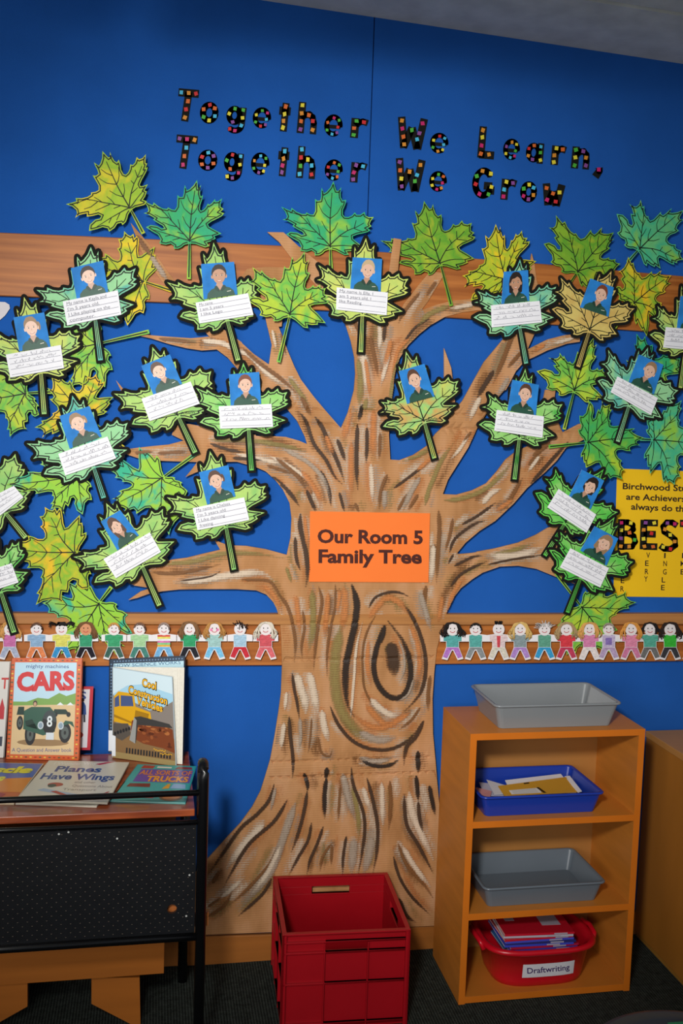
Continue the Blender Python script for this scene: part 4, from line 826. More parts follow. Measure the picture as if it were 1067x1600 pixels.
for i, (hx, sh, tr, hc, hs, lab) in enumerate(DL):
    rnd = random.Random(900+i); off = .0315+(i % 2)*.0004; by = 983 if hx < 500 else 983.5
    HM = mat('yarn_'+hc, hc, .85)
    root = empty('paper_doll', W(hx, 1000, off), lab, 'paper doll', 'row of paper dolls holding hands on the wooden rail')
    def fn(x, y, d=0, hx=hx): 
        p = W(hx+x, by+y, off+d); return p
    body = [(-4,7),(-19.5,9),(-19.5,19),(-10,19),(-10,28),(-17,46),(-8,48),(-1,33),(1,33),(8,48),(17,46),(10,28),(10,19),(19.5,19),(19.5,9),(4,7)]
    mb = MB(); fan(mb, body, lambda x, y: fn(x, y), PAPER); 
    mb.build('paper_body', root)
    mb = MB()
    if sh == 'STR':
        for k, c in enumerate(('d85a4a','e6dc6a','ece8ea','d87ab0','8ad08a','e6b04a')): fan(mb, [(-10,9+k*3.1),(10,9+k*3.1),(10,12+k*3.1),(-10,12+k*3.1)], lambda x, y: fn(x, y, .0004), cm(c))
    else:
        ex = 14 if i % 3 else 10
        fan(mb, [(-4,8),(-ex,9.6),(-ex,18.4),(-9.4,18.4),(-9.4,27.5),(9.4,27.5),(9.4,18.4),(ex,18.4),(ex,9.6),(4,8)], lambda x, y: fn(x, y, .0004), cm(sh))
    if lab.startswith('paper doll in white'): fan(mb, [(-3,10),(3,10),(2,28),(-2,28)], lambda x, y: fn(x, y, .0006), cm('d04a54'))
    if 'purple square' in lab: fan(mb, [(-5,13),(5,13),(5,24),(-5,24)], lambda x, y: fn(x, y, .0006), cm('8a74b4'))
    mb.build('shirt', root)
    mb = MB(); fan(mb, [(-9.2,28),(9.2,28),(15.2,43),(8.4,45.2),(1.4,31.5),(-1.4,31.5),(-8.4,45.2),(-15.2,43)], lambda x, y: fn(x, y, .0004), cm(tr)); mb.build('trousers', root)
    hb = MB(); fan(hb, ell(0, 0, 9.2, 9.8, 20), lambda x, y: fn(x, y, .0005), mat('doll_face_tan', 'd8956c', .8) if 'tan face' in lab else SKINW)
    for sx_ in (-3.2, 3.2): fan(hb, ell(sx_, -1.5, 1.0, 1.0, 8), lambda x, y: fn(x, y, .0008), INK)
    vs, fs = ribbon2(arc(0, 1, 4.2, 4, 25, 155, 8), 1.0); hb.mesh([fn(x, y, .0008) for x, y in vs], fs, RED)
    if 'cheeks' in lab:
        for sx_ in (-5, 5): fan(hb, ell(sx_, 1, 2.4, 2.4, 8), lambda x, y: fn(x, y, .0007), cm('e88ab0'))
    hb.build('head', root)
    yb = MB()
    def strand(pts, r=.0011, lift_=.0022):
        q = catmull(pts, 3.5); yb.tube([fn(x, y, lift_) for x, y in q], r, HM, 5)
    if hs in ('long', 'curly', 'side'):
        for k in range(30 if hs != 'side' else 16):
            sd_ = rnd.choice((-1, 1)); a = rnd.uniform(0, 9); ln = rnd.uniform(15, 26 if hs == 'long' else 20); 
            if hs == 'side': ln = rnd.uniform(4, 14)
            w_ = 2.5 if hs == 'curly' else 1
            strand([(rnd.uniform(-2, 2), -9.5-rnd.uniform(0, 2)), (sd_*(5+a*.5), -8+rnd.uniform(-2, 1)), (sd_*(9+a*.5)+rnd.uniform(-w_, w_), -2), (sd_*(9.5+a)+rnd.uniform(-w_, w_)*1.5, ln*.3), (sd_*(8.5+a*.9)+rnd.uniform(-w_, w_)*2.5, ln*.62)], .0012, .0022+rnd.uniform(0, .0012))
    elif hs == 'spiky':
        for k in range(22): a = math.radians(rnd.uniform(190, 350)); r_ = rnd.uniform(11, 17); strand([(8*math.cos(a), 8*math.sin(a)), (r_*math.cos(a)+rnd.uniform(-3, 3), r_*math.sin(a)*.85)])
        for k in range(10): x = rnd.uniform(-8, 8); strand([(x, -8), (x+rnd.uniform(-2, 2), rnd.uniform(-5, 1 if hx < 500 else -4))])
    elif hs == 'tails':
        for k in range(14): x = -9+k*1.4; strand([(x*.5, -11), (x, -6+rnd.uniform(-1, 1.5))], .0018)
        for sd_ in (-1, 1):
            for k in range(8): strand([(sd_*7, -7), (sd_*(13+k*.6), -9+rnd.uniform(-3, 3)), (sd_*(17+rnd.uniform(0, 4)), -7+rnd.uniform(-4, 6))])
    elif hs == 'tuft':
        for k in range(12): a = rnd.uniform(-5, 5); strand([(a, -8), (a+rnd.uniform(-3, 3), -13)], .0018)
    else:
        for k in range(26): a = math.radians(188+164*k/25); strand([(9*math.cos(a), 9.3*math.sin(a)), (9.6*math.cos(a+.16), 10.2*math.sin(a+.16)), (7.5*math.cos(a+.3), 7*math.sin(a+.3)+rnd.uniform(-1, 1))])
    yb.build('hair', root, smooth=True)

# ------------------------------------------------------------------ trolley on the left
TX1, TYF, TYB, TZ = .1, -.435, -.06, .596; TX0 = -.86
cart = empty('book_trolley', (-.38, -.25, 0), 'black metal trolley with red wood top and perforated black front panel', 'trolley')
TOPW = mat('rosewood_top', 'a4502c', .3, .18, 7, spec=.5, stretch=(1, 7, 7), color2='6e2f1c', coat=.3)
b = MB(); b.box(TX0, TX1, TYF, TYB, TZ-.016, TZ, bev=.002); b.build('tabletop', cart, TOPW)
PX = .1165; PY = -.452
def post(x, y, top, n):
    b = MB(); b.box(x-.0125, x+.0125, y-.011, y+.011, 0, top, bev=.005); return b.build(n, cart, BLACKM, smooth=False)
for x in (TX0-.016, PX):
    b = MB()
    R_ = .03; pts = [(x, PY, 0), (x, PY, .66)]
    for k in range(9): a = math.pi*k/8; pts.append((x, PY+.022*(1-math.cos(a)), .67+.025*math.sin(a)))
    pts += [(x, PY+.044, .66), (x, PY+.044, TZ-.03)]
    b.tube(pts, .0115, n=12); b.build('front_leg', cart, BLACKM, smooth=True)
    b = MB(); b.tube([(x-(.022 if x > 0 else -.022), TYB-.02, 0), (x-(.022 if x > 0 else -.022), TYB-.02, TZ-.018)], .0125, n=12); b.build('rear_leg', cart, BLACKM, smooth=True)
for nm, z, r in (('gallery_rail', .6385, .0065), ('front_rail', .574, .0055), ('lower_rail', .318, .0085)):
    b = MB(); b.tube([(TX0-.01, PY, z), (PX-.006, PY, z)], r, n=12); b.build(nm, cart, BLACKM, smooth=True)
PANEL = mat('black_perforated_board', '16171a', .38, .1, 40, spec=.35)
hx_, hz_ = W(268, 1422, -PY).x, W(268, 1422, -PY).z
b = MB(); y0, y1 = PY+.004, PY+.012; zt, zb_ = .570, .322
hole = [(hx_+.0105*math.cos(a*math.pi/8)+.001, hz_+.0105*math.sin(a*math.pi/8)) for a in range(16)]
vs_ = [(TX0, zb_), (TX1+.004, zb_), (TX1+.004, zt), (TX0, zt)]
tri = tessellate_polygon([[Vector((x, z, 0)) for x, z in vs_], [Vector((x, z, 0)) for x, z in hole]])
b.mesh([(x, y0, z) for x, z in vs_+hole], tri); b.mesh([(x, y1, z) for x, z in vs_+hole], tri)
n = 16
for k in range(n): a, c = hole[k], hole[(k+1) % n]; b.poly([(a[0], y0, a[1]), (c[0], y0, c[1]), (c[0], y1, c[1]), (a[0], y1, a[1])])
pan = b.build('front_panel', cart, PANEL)
b = MB(); j = 0; z = zt-.011
DOT = mat('perforation_rim', '75675a', .5); DOT2 = mat('perforation_dark', '020203', .8)
while z > zb_+.008:
    x = TX1-.002-(j % 2)*.00975
    while x > -.52:
        if math.hypot(x-hx_, z-hz_) > .015:
            b.poly([(x+.0013*math.cos(a*math.pi/4), y0-.0003, z-.0005+.0013*math.sin(a*math.pi/4)) for a in range(8)], DOT)
            b.poly([(x+.0012*math.cos(a*math.pi/4), y0-.0005, z+.0001+.0008*math.sin(a*math.pi/4)) for a in range(8)], DOT2)
        x -= .0195
    z -= .0098; j += 1
o = b.build('perforations', pan); o['kind'] = 'stuff'
b = MB()
for x, y in ((92,1303),(107,1300),(296,1367),(291,1431),(183,1310)): p = W(x, y, -y0); b.mesh([(p.x+.0022*math.cos(a*math.pi/4), y0-.001, p.z+.0022*math.sin(a*math.pi/4)) for a in range(8)], [tuple(range(8))])
b.build('pale_scuffs', pan, mat('scuff_white', 'b8b8b4', .6))
b = MB(); b.box(TX0, TX1, PY+.03, TYB-.03, .34, .352, bev=.001); b.build('shelf', cart, mat('trolley_shelf_wood', '8a4c20', .5))
b = MB(); b.box(TX0, TX1-.03, TYB-.035, TYB-.028, .34, .57); b.build('back_board', cart, mat('trolley_back', '9a5a28', .5, .1))
b = MB(); b.box(TX0, hx_+.08, PY+.02, PY+.026, .33, .36); b.box(hx_-.02, hx_+.025, PY+.02, PY+.024, .36, .40); b.build('catch_block', cart, mat('catch_wood', 'a8602c', .5))

# bench pushed under the trolley
bench = empty('low_bench', (-.35, -.2, 0), 'plain orange wood bench with wide trapezoid legs on the floor under the trolley', 'bench')
BW = mat('bench_wood', 'a8601e', .5, .1, 5, stretch=(.5, 1, 6))
YB = -.27; r_ = W(256, 1521, -YB); l_ = W(0, 1533, -YB)
bz = r_.z; b = MB(); b.box(-.84, r_.x, YB, YB+.018, bz, bz+.10, bev=.001); b.build('apron', bench, BW)
b = MB(); b.box(-.845, r_.x+.004, YB+.0182, -.06, bz+.085, bz+.1, bev=.001); b.build('seat', bench, BW)
for pts in ([(143,1527),(218,1527),(218,1700),(205,1700),(205,1600),(143,1568)], [(-60,1534),(43,1532),(43,1572),(-10,1602),(-10,1700),(-60,1700)]):
    q = [W(x, y, -(YB+.02)) for x, y in pts]
    for p in q: p.z = max(0, min(p.z, bz+.08))
    f = [Vector((p.x, YB+.0185, p.z)) for p in q]; k = [Vector((p.x, YB+.036, p.z)) for p in q]; n = len(q)
    b = MB(); b.mesh([*f, *k], tessellate_polygon([[Vector((p.x, p.z, 0)) for p in f]]))
    b.mesh(k, tessellate_polygon([[Vector((p.x, p.z, 0)) for p in k]]))
    for a in range(n): b.poly([f[a], f[(a+1) % n], k[(a+1) % n], k[a]])
    b.build('leg', bench, BW)

# ------------------------------------------------------------------ books
def frame3(P, nrm):
    TL, TR, BR, BL = P
    def fn(u, v, d=0):
        a = BL*(1-u)+BR*u; c = TL*(1-u)+TR*u; return a*(1-v)+c*v + nrm*d
    return fn
def slabq(mb, fn, d0, d1, m, u0=0, u1=1, v0=0, v1=1):
    c = [fn(u, v, d) for d in (d0, d1) for u, v in ((u0,v0),(u1,v0),(u1,v1),(u0,v1))]
    mb.mesh(c, [(0,3,2,1),(4,5,6,7),(0,1,5,4),(1,2,6,5),(2,3,7,6),(3,0,4,7)], m)
PAGES = mat('book_pages', 'e6e0d2', .8, .05, 200)
def book(name, P, thick, cover, label, group=None, art=None, cat='book', spine_u=0):
    nrm = (P[1]-P[0]).cross(P[0]-P[3]).normalized(); nrm = nrm if nrm.dot(EYE-P[0]) > 0 else -nrm
    fn = frame3(P, nrm); root = empty(name, fn(.5, 0, -thick), label, cat, group)
    mb = MB(); slabq(mb, fn, -thick+.0012, -.0012, PAGES, .012, .99, .008, .992); mb.build('pages', root)
    for nm, a, c in (('back_cover', -thick, -thick+.0012), ('front_cover', -.0012, 0)):
        mb = MB(); slabq(mb, fn, a, c, cover); o = mb.build(nm, root)
        if nm == 'front_cover' and art:
            ab = MB(); art(ab, fn); ab.build('cover_print', o)
    mb = MB(); slabq(mb, fn, -thick, 0, cover, 0, .012); mb.build('spine', root)
    return root, fn
def F2(mb, fn, pts, m, d): fan(mb, pts, lambda x, y: fn(x, y, d), m)
def tx(mb, fn, s, p0, p1, cap, m, d, bold=0, slant=0, sp=1.0):
    YDOWN[0] = False
    text(mb, s, p0, p1, cap, lambda x, y: fn(x, y, d), m, bold, sp, slant); YDOWN[0] = True
c_ = lambda h: mat('print_'+h, h, .3, spec=.5)
def art_cars(mb, fn):
    F2(mb, fn, [(.06,.05),(.93,.05),(.93,.96),(.06,.96)], c_('bfe0f0'), .0003)
    F2(mb, fn, [(.06,.52),(.3,.52),(.5,.53),(.93,.55),(.93,.66),(.8,.63),(.7,.66),(.55,.6),(.4,.61),(.25,.57),(.06,.57)], c_('7ea850'), .0005)
    F2(mb, fn, [(.06,.05),(.93,.05),(.93,.55),(.06,.53)], c_('dfc190'), .0007)
    rnd = random.Random(3)
    for k in range(22):
        for x, y in ((.03, .03+k*.043), (.965, .03+k*.043)): F2(mb, fn, ell(x, y, .018, .008, 6), c_(rnd.choice(('b8261c','6a4a2a','e8c84a','4a5a3a'))), .0005)
    for k in range(14):
        for x, y in ((.08+k*.065, .025), (.08+k*.065, .98)): F2(mb, fn, ell(x, y, .02, .007, 6), c_(rnd.choice(('b8261c','6a4a2a','e8c84a','4a5a3a'))), .0005)
    tx(mb, fn, 'mighty machines', (.22,.905), (.82,.905), .035, c_('2a4a8a'), .0009)
    tx(mb, fn, 'CARS', (.10,.68), (.91,.70), .17, c_('d42a2c'), .0009, .05)
    tx(mb, fn, 'A Question and Answer book', (.08,.075), (.9,.085), .036, c_('3a4a8a'), .0009)
    g, g2, dk, tan = c_('2c5a48'), c_('17362c'), c_('1c1c1e'), c_('c89c64')
    F2(mb, fn, ell(.5,.17,.36,.035,16), c_('9a7a50'), .00085)
    for x, y, rx, ry in ((.17,.36,.045,.07),(.32,.25,.075,.11),(.80,.27,.085,.10)):
        F2(mb, fn, ell(x,y,rx,ry,20), dk, .0010); F2(mb, fn, ell(x,y,rx*.62,ry*.62,16), c_('57605c'), .0012); F2(mb, fn, ell(x,y,rx*.2,ry*.2,10), dk, .0014)
    F2(mb, fn, [(.22,.30),(.22,.48),(.32,.52),(.58,.52),(.66,.46),(.66,.28),(.5,.24)], g, .0016)
    F2(mb, fn, [(.26,.33),(.38,.36),(.42,.30),(.34,.40),(.24,.38)], g2, .0018); F2(mb, fn, [(.74,.33),(.80,.39),(.90,.38),(.93,.32),(.86,.36)], g, .0018)
    F2(mb, fn, ell(.58,.37,.10,.12,20), c_('1a1c1e'), .0018); F2(mb, fn, ell(.58,.37,.10,.12,20)[:10], c_('3a4446'), .0019)
    tx(mb, fn, '8', (.545,.33), (.62,.33), .1, c_('e8f0f2'), .0021, .02)
    for x in (.46, .74): F2(mb, fn, ell(x,.34,.042,.04,14), c_('c8d2d8'), .0022); F2(mb, fn, ell(x,.34,.028,.027,12), c_('8aa0b0'), .0024)
    F2(mb, fn, [(.54,.20),(.65,.20),(.65,.27),(.54,.27)], c_('d8e0e4'), .0022)
    F2(mb, fn, ell(.37,.555,.03,.03,12), c_('4a3a30'), .0018); F2(mb, fn, ell(.37,.548,.02,.02,12), c_('c8a080'), .002)
    F2(mb, fn, [(.12,.44),(.22,.44),(.22,.52),(.14,.52)], g2, .0014)
    for x in (.66, .84): F2(mb, fn, ell(x,.45,.03,.025,12), dk, .0014)
    F2(mb, fn, [(.62,.45),(.64,.50),(.80,.50),(.86,.45)], g2, .0013)
    for x in (.72, .86): F2(mb, fn, [(x-.05,.54),(x+.05,.54),(x,.57)], c_('e8eef0'), .0012)
def art_const(mb, fn):
    F2(mb, fn, [(.01,.005),(.99,.005),(.99,.99),(.01,.99)], c_('a8d4ea'), .0003)
    F2(mb, fn, [(.01,.70),(.25,.82),(.5,.86),(.99,.80),(.99,.99),(.01,.99)], c_('d4e8f0'), .0004)
    F2(mb, fn, [(.01,.30),(.99,.30),(.99,.72),(.8,.62),(.6,.58),(.3,.66),(.12,.60),(.01,.70)], c_('8a8078'), .0005)
    F2(mb, fn, [(.01,.01),(.99,.01),(.99,.30),(.5,.34),(.2,.30),(.01,.42)], c_('8a6a44'), .0007)
    F2(mb, fn, [(.30,.33),(.32,.44),(.5,.47),(.75,.47),(.97,.40),(.99,.14),(.8,.18),(.5,.2),(.36,.24)], c_('7e3f20'), .0012)
    for k in range(26):
        rnd = random.Random(k); F2(mb, fn, ell(rnd.uniform(.38,.93), rnd.uniform(.2,.42), rnd.uniform(.02,.05), rnd.uniform(.01,.025), 7), c_(rnd.choice(('9a552c','5e2c18','b06a38','6e3820'))), .0014)
    ye, yd, dk = c_('e0a818'), c_('a87a14'), c_('2a2a2c')
    F2(mb, fn, [(.03,.40),(.03,.68),(.10,.74),(.36,.74),(.38,.60),(.62,.56),(.64,.46),(.30,.38)], ye, .0009)
    F2(mb, fn, [(.14,.58),(.14,.70),(.33,.71),(.35,.60)], c_('4a5a86'), .0011); F2(mb, fn, [(.04,.56),(.04,.66),(.11,.70),(.12,.58)], c_('4a5a86'), .0011)
    F2(mb, fn, [(.38,.56),(.60,.54),(.58,.48),(.36,.46)], yd, .0011); F2(mb, fn, [(.03,.48),(.34,.42),(.34,.40),(.03,.45)], yd, .0011)
    F2(mb, fn, [(.01,.24),(.02,.38),(.26,.40),(.30,.28),(.16,.20)], c_('5a524a'), .0011)
    for k in range(6): F2(mb, fn, ell(.05+k*.045,.27+.015*k,.02,.022,8), dk, .0013)
    F2(mb, fn, [(.28,.22),(.36,.48),(.46,.50),(.92,.46),(.97,.42),(.62,.41),(.42,.40),(.38,.2)], c_('3e3c3a'), .0017)
    F2(mb, fn, [(.28,.22),(.36,.48),(.40,.45),(.37,.19)], c_('9a9a96'), .0019)
    for k in range(16): F2(mb, fn, [(.22+k*.045,.07),(.245+k*.045,.07),(.25+k*.045,.13),(.225+k*.045,.13)], dk, .0013)
    F2(mb, fn, [(.01,.0),(.99,.0),(.99,.055),(.01,.07)], c_('a08a5a'), .0011)
    oy, bk = c_('f2b62a'), c_('30220c')
    for s, p0, p1 in (('Cool',(.50,.845),(.73,.825)), ('Construction',(.27,.745),(.90,.675)), ('Vehicles',(.40,.635),(.82,.585))):
        tx(mb, fn, s, (p0[0]-.006,p0[1]-.006), (p1[0]+.008,p1[1]-.006), .088, bk, .0021, .06); tx(mb, fn, s, p0, p1, .078, oy, .0025, .03)
    scribble(mb, lambda a, b_: fn(a, b_, .0021), random.Random(5), .66, .86, .145, .02, oy); scribble(mb, lambda a, b_: fn(a, b_, .0021), random.Random(6), .76, .86, .11, .02, oy)
    F2(mb, fn, [(.0,.02),(.06,.02),(.06,.24),(.0,.25)], c_('e8ecf0'), .0021)
def art_hsw(mb, fn):
    F2(mb, fn, [(.06,.0),(.99,.0),(.99,.955),(.06,.955)], c_('bfe2ee'), .0004)
    for k in range(28): F2(mb, fn, ell(.03, .03+k*.034, .011, .008, 8), c_('6a88a8'), .0005)
    for k in range(24): F2(mb, fn, ell(.07+k*.039, .978, .012, .008, 8), c_('6a88a8'), .0005)
    tx(mb, fn, 'HOW SCIENCE WORKS', (.07,.915), (.95,.925), .033, c_('3e6a90'), .0006, .005)
    F2(mb, fn, [(.0,.02),(.05,.02),(.05,.24),(.0,.24)], c_('e8ecf0'), .0006)
def art_planes(mb, fn):
    F2(mb, fn, [(.01,.01),(.99,.01),(.99,.99),(.01,.99)], c_('d9d2bf'), .0003)
    nb_ = c_('2c4a86')
    tx(mb, fn, 'Planes', (.17,.70), (.72,.71), .14, nb_, .0006, .03); tx(mb, fn, 'Have Wings', (.07,.50), (.93,.52), .14, nb_, .0006, .03)
    tx(mb, fn, 'and other', (.50,.42), (.74,.425), .05, c_('8a8478'), .0006); tx(mb, fn, 'Questions About', (.50,.33), (.96,.335), .05, c_('8a8478'), .0006); tx(mb, fn, 'Transport', (.42,.24), (.80,.245), .05, c_('8a8478'), .0006)
    F2(mb, fn, ell(.30,.37,.09,.05,14), c_('b04a34'), .0006); F2(mb, fn, ell(.27,.34,.05,.04,10), c_('3a4a3a'), .0008)
    F2(mb, fn, [(.14,.22),(.85,.04),(.88,.09),(.20,.27)], c_('a8b8c8'), .0006); F2(mb, fn, [(.30,.20),(.66,.02),(.70,.03),(.36,.22)], c_('b03428'), .0008); F2(mb, fn, [(.80,.09),(.94,.24),(.96,.24),(.86,.06)], c_('b03428'), .0008)
    F2(mb, fn, [(.60,.92),(.74,.99),(.82,.99),(.66,.9)], c_('c0322c'), .0006); tx(mb, fn, 'I Wonder Why', (.1,.88), (.62,.9), .07, c_('e9e5da'), .0006, .02)
def art_trucks(mb, fn):
    F2(mb, fn, [(.02,.02),(.98,.02),(.98,.98),(.02,.98)], c_('38a8a4'), .0003); F2(mb, fn, [(.12,.50),(.97,.50),(.97,.86),(.12,.86)], c_('6a4ea0'), .0005)
    oy = c_('e6862a'); tx(mb, fn, 'ALL SORTS OF', (.14,.70), (.96,.71), .12, oy, .0008, .02); tx(mb, fn, 'TRUCKS', (.30,.52), (.94,.525), .14, c_('f0a030'), .0008, .04)
    F2(mb, fn, [(.1,.88),(.30,.88),(.32,.96),(.12,.97)], c_('b43a34'), .0006); F2(mb, fn, [(.36,.90),(.60,.90),(.60,.94),(.36,.95)], c_('e4e0d4'), .0006); F2(mb, fn, [(.66,.88),(.95,.88),(.93,.95),(.70,.96)], c_('8a3a34'), .0006)
    F2(mb, fn, [(.08,.36),(.42,.36),(.40,.46),(.1,.45)], c_('7a3430'), .0006)
    F2(mb, fn, [(.60,.32),(.66,.46),(.70,.46),(.70,.34)], c_('e0a030'), .0006); F2(mb, fn, [(.72,.34),(.94,.34),(.92,.46),(.74,.47)], c_('8ab0d8'), .0006)
    F2(mb, fn, [(.20,.08),(.55,.08),(.5,.2),(.2,.2)], c_('c8505a'), .0006); F2(mb, fn, ell(.78,.12,.16,.10,16), c_('7a5a3a'), .0006); F2(mb, fn, ell(.78,.12,.12,.07,16), c_('c87a3a'), .0008)
def art_muscle(mb, fn):
    F2(mb, fn, [(.01,.45),(.99,.45),(.99,.99),(.01,.99)], c_('4a6ab0'), .0003); F2(mb, fn, [(.01,.01),(.99,.01),(.99,.50),(.01,.50)], c_('c8642c'), .0003); F2(mb, fn, [(.5,.25),(.99,.25),(.99,.62),(.6,.56)], c_('e08a30'), .0005)
    tx(mb, fn, 'Muscle', (.18,.72), (.93,.74), .15, c_('e8e02a'), .0007, .07, .2); tx(mb, fn, 'Cars', (.30,.50), (.70,.51), .15, c_('e8e02a'), .0007, .07, .2)
    F2(mb, fn, [(.3,.08),(.8,.06),(.85,.2),(.6,.3),(.35,.25)], c_('a02428'), .0007)
def onplane(p, A, B, C):
    n = (B-A).cross(C-A); d = ray(*p); return EYE+d*(n.dot(A-EYE)/n.dot(d))
def standing(px, lean=.045, y=-.085):
    TLp, TRp, BRp, BLp = px; z = TZ+.001
    BL = H(*BLp, z); BR = H(*BRp, z)
    TR = W(*TRp, -(BR.y+lean)); return [onplane(TLp, BL, BR, TR), TR, BR, BL]
ORG = c_('d8642e')
book('picture_book', standing([(17.5,1028.5),(128,1029),(122.7,1188.5),(9,1186)], .035), .012, ORG, 'standing orange bordered picture book with red title and green vintage racing car', 'books on the trolley', art_cars)
def art_red(mb, fn):
    F2(mb, fn, [(.03,.04),(.93,.04),(.93,.96),(.03,.96)], c_('e2dfe4'), .0003); tx(mb, fn, 'S', (.70,.80), (.86,.80), .12, c_('3a4a8a'), .0005, .02)
    F2(mb, fn, [(.72,.56),(.88,.56),(.86,.70),(.82,.76),(.76,.76),(.72,.70)], c_('2a4a8a'), .0005); F2(mb, fn, ell(.79,.79,.04,.03,10), c_('4a3028'), .0005); F2(mb, fn, [(.74,.44),(.78,.44),(.78,.56),(.74,.56)], c_('2a2a3a'), .0005); F2(mb, fn, [(.83,.44),(.87,.44),(.86,.56),(.82,.56)], c_('2a2a3a'), .0005)
    F2(mb, fn, ell(.75,.24,.09,.05,12), c_('b03a34'), .0005)
book('picture_book', [W(70,1073,.034), W(146,1073,.034), W(141,1172,.05), W(66,1172,.05)], .006, c_('c22838'), 'white covered book with red border standing behind the orange bordered one', 'books on the trolley', art_red)
def art_white(mb, fn):
    tx(mb, fn, 'T', (.90,.72), (1.0,.72), .11, c_('c8302c'), .0004, .02); F2(mb, fn, [(.86,.40),(.97,.40),(.97,.52),(.93,.62),(.90,.52)], c_('c03038'), .0004); F2(mb, fn, [(.9,.12),(.97,.12),(.97,.22),(.9,.22)], c_('3a4050'), .0004)
book('picture_book', standing([(-95,1034),(15.5,1034),(5,1184),(-108,1182)], .03), .010, c_('dcd9d2'), 'white covered book at the left edge, only its right side with red picture in view', 'books on the trolley', art_white)
hp = standing([(170.5,1030.7),(288.4,1025.5),(287,1181),(169.5,1176)], .02)
book('library_book', hp, .012, c_('26384c'), 'dark edged science book standing at the back, its pale blue title strip showing', 'books on the trolley', art_hsw)
# front book, slightly opened: pages fan to the right of the cover
P_ = standing([(176,1042),(288,1043),(285,1194),(176,1183)], .03)
nrm = (P_[1]-P_[0]).cross(P_[0]-P_[3]).normalized(); nrm = nrm if nrm.dot(EYE-P_[0]) > 0 else -nrm
fnb = frame3(P_, nrm)
root = empty('library_book', fnb(.5, 0, 0), 'slightly open book showing a yellow bulldozer pushing earth, standing at the trolley right end', 'book', 'books on the trolley')
for k, (uu, d) in enumerate(((1.0, 0), (.975, .0012), (.95, .0024), (.92, .0034))):
    b = MB(); slabq(b, lambda u, v, dd, uu=uu, d=d: fnb(u*uu, v*(1-.004*k), dd+d*u), 0, .0008, PAGES); b.build('page', root)
b = MB(); slabq(b, fnb, -.002, 0, c_('d8d8d4')); b.build('back_cover', root)
CP = [W(176,1042,-(fnb(0,1,.003).y)), None, H(275.6,1197,TZ+.001), fnb(0,0,.003)]; CP[1] = onplane((269.3,1057), CP[0], CP[2], CP[3])
nc = (CP[1]-CP[0]).cross(CP[0]-CP[3]).normalized(); nc = nc if nc.dot(EYE-CP[0]) > 0 else -nc
fc = frame3(CP, nc); b = MB(); slabq(b, fc, -.0008, 0, c_('b8c8d0')); cv = b.build('front_cover', root); ab = MB(); art_const(ab, fc); ab.build('cover_print', cv)
# magazines lying flat
def flat(px, z): return [H(x, y, z) for x, y in px]
book('magazine', flat([(-75,1190),(68.5,1193),(22,1255),(-130,1252)], TZ+.004), .0035, c_('d8c8a8'), 'flat booklet with yellow title on blue and orange at the left edge', 'booklets lying flat on the trolley', art_muscle, 'magazine')
book('magazine', flat([(215,1194),(307,1197),(290,1254),(172,1250.6)], TZ+.0042), .0038, c_('2f9a98'), 'flat turquoise booklet about trucks at the right end of the trolley', 'booklets lying flat on the trolley', art_trucks, 'magazine')
book('magazine', flat([(80,1193),(198,1196),(151,1259.5),(24,1255)], TZ+.0043), .0035, c_('c8c0b0'), 'pale booklet mostly hidden under the cream one, its lower edge sticking out', 'booklets lying flat on the trolley', None, 'magazine')
book('magazine', flat([(76.5,1188),(202,1191),(168,1254),(26,1249)], TZ+.0095), .004, c_('d9d2bf'), 'cream booklet with blue title and a plane, lying on the front centre', 'booklets lying flat on the trolley', art_planes, 'magazine')

# ------------------------------------------------------------------ red crate
CW, CD, CH, CA = .3064, .300, .2383, -.0472
crf = Matrix.Translation((.3137, -.3263, 0)) @ Matrix.Rotation(CA, 4, 'Z')
crate = empty('plastic_crate', (.3137, -.3263, 0), 'open red plastic crate with hand holes standing in front of the tree roots', 'crate')
CR = mat('red_plastic', 'a00c18', .35, .04, 12, spec=.5)
CRL = CR
def wall(b, fr, L, H_, t=.003):
    def bx(x0, x1, y0, y1, z0, z1, bev=.0008): b.box(x0, x1, y0, y1, z0, z1, None, fr, bev)
    h0, h1, g0, g1 = L*.335, L*.665, H_-.046, H_-.026
    bx(0, L, .008, .008+t, 0, g0); bx(0, h0, .008, .008+t, g0, g1); bx(h1, L, .008, .008+t, g0, g1); bx(0, L, .008, .008+t, g1, H_)
    for z in (H_-.004, H_-.024, H_-.050, H_*.47, .012): bx(.004, h0 if abs(z-(H_-.0)) > 1 else L, 0.001, .009, z, z+.004)
    for z in (H_-.004, H_-.024, H_-.050, H_*.47, .012): bx(h0, L-.004, 0.001, .009, z, z+.004)
    for x in (.0, L-.006): bx(x, x+.006, 0, .009, 0, H_)
    for x in (h0-.003, h1): bx(x, x+.003, .001, .009, 0, H_-.026)
    bx(h0, h1, .001, .012, g0-.004, g0)
for k, (ang, ox, oy, L) in enumerate(((0, 0, 0, CW), (math.pi/2, CW, 0, CD), (math.pi, CW, CD, CW), (-math.pi/2, 0, CD, CD))):
    b = MB(); fr = crf @ Matrix.Translation((ox, oy, 0)) @ Matrix.Rotation(ang, 4, 'Z'); wall(b, fr, L, CH); b.build('side_wall', crate, CR)
b = MB(); b.box(.008, CW-.008, .008, CD-.008, .004, .008, None, crf); b.build('base', crate, CR)
b = MB()
for x0, x1, y0, y1 in ((0, CW, 0, .011), (0, CW, CD-.011, CD), (0, .011, .011, CD-.011), (CW-.011, CW, .011, CD-.011)): b.box(x0, x1, y0, y1, CH-.003, CH+.001, None, crf, .0008)
b.build('rim', crate, CR)

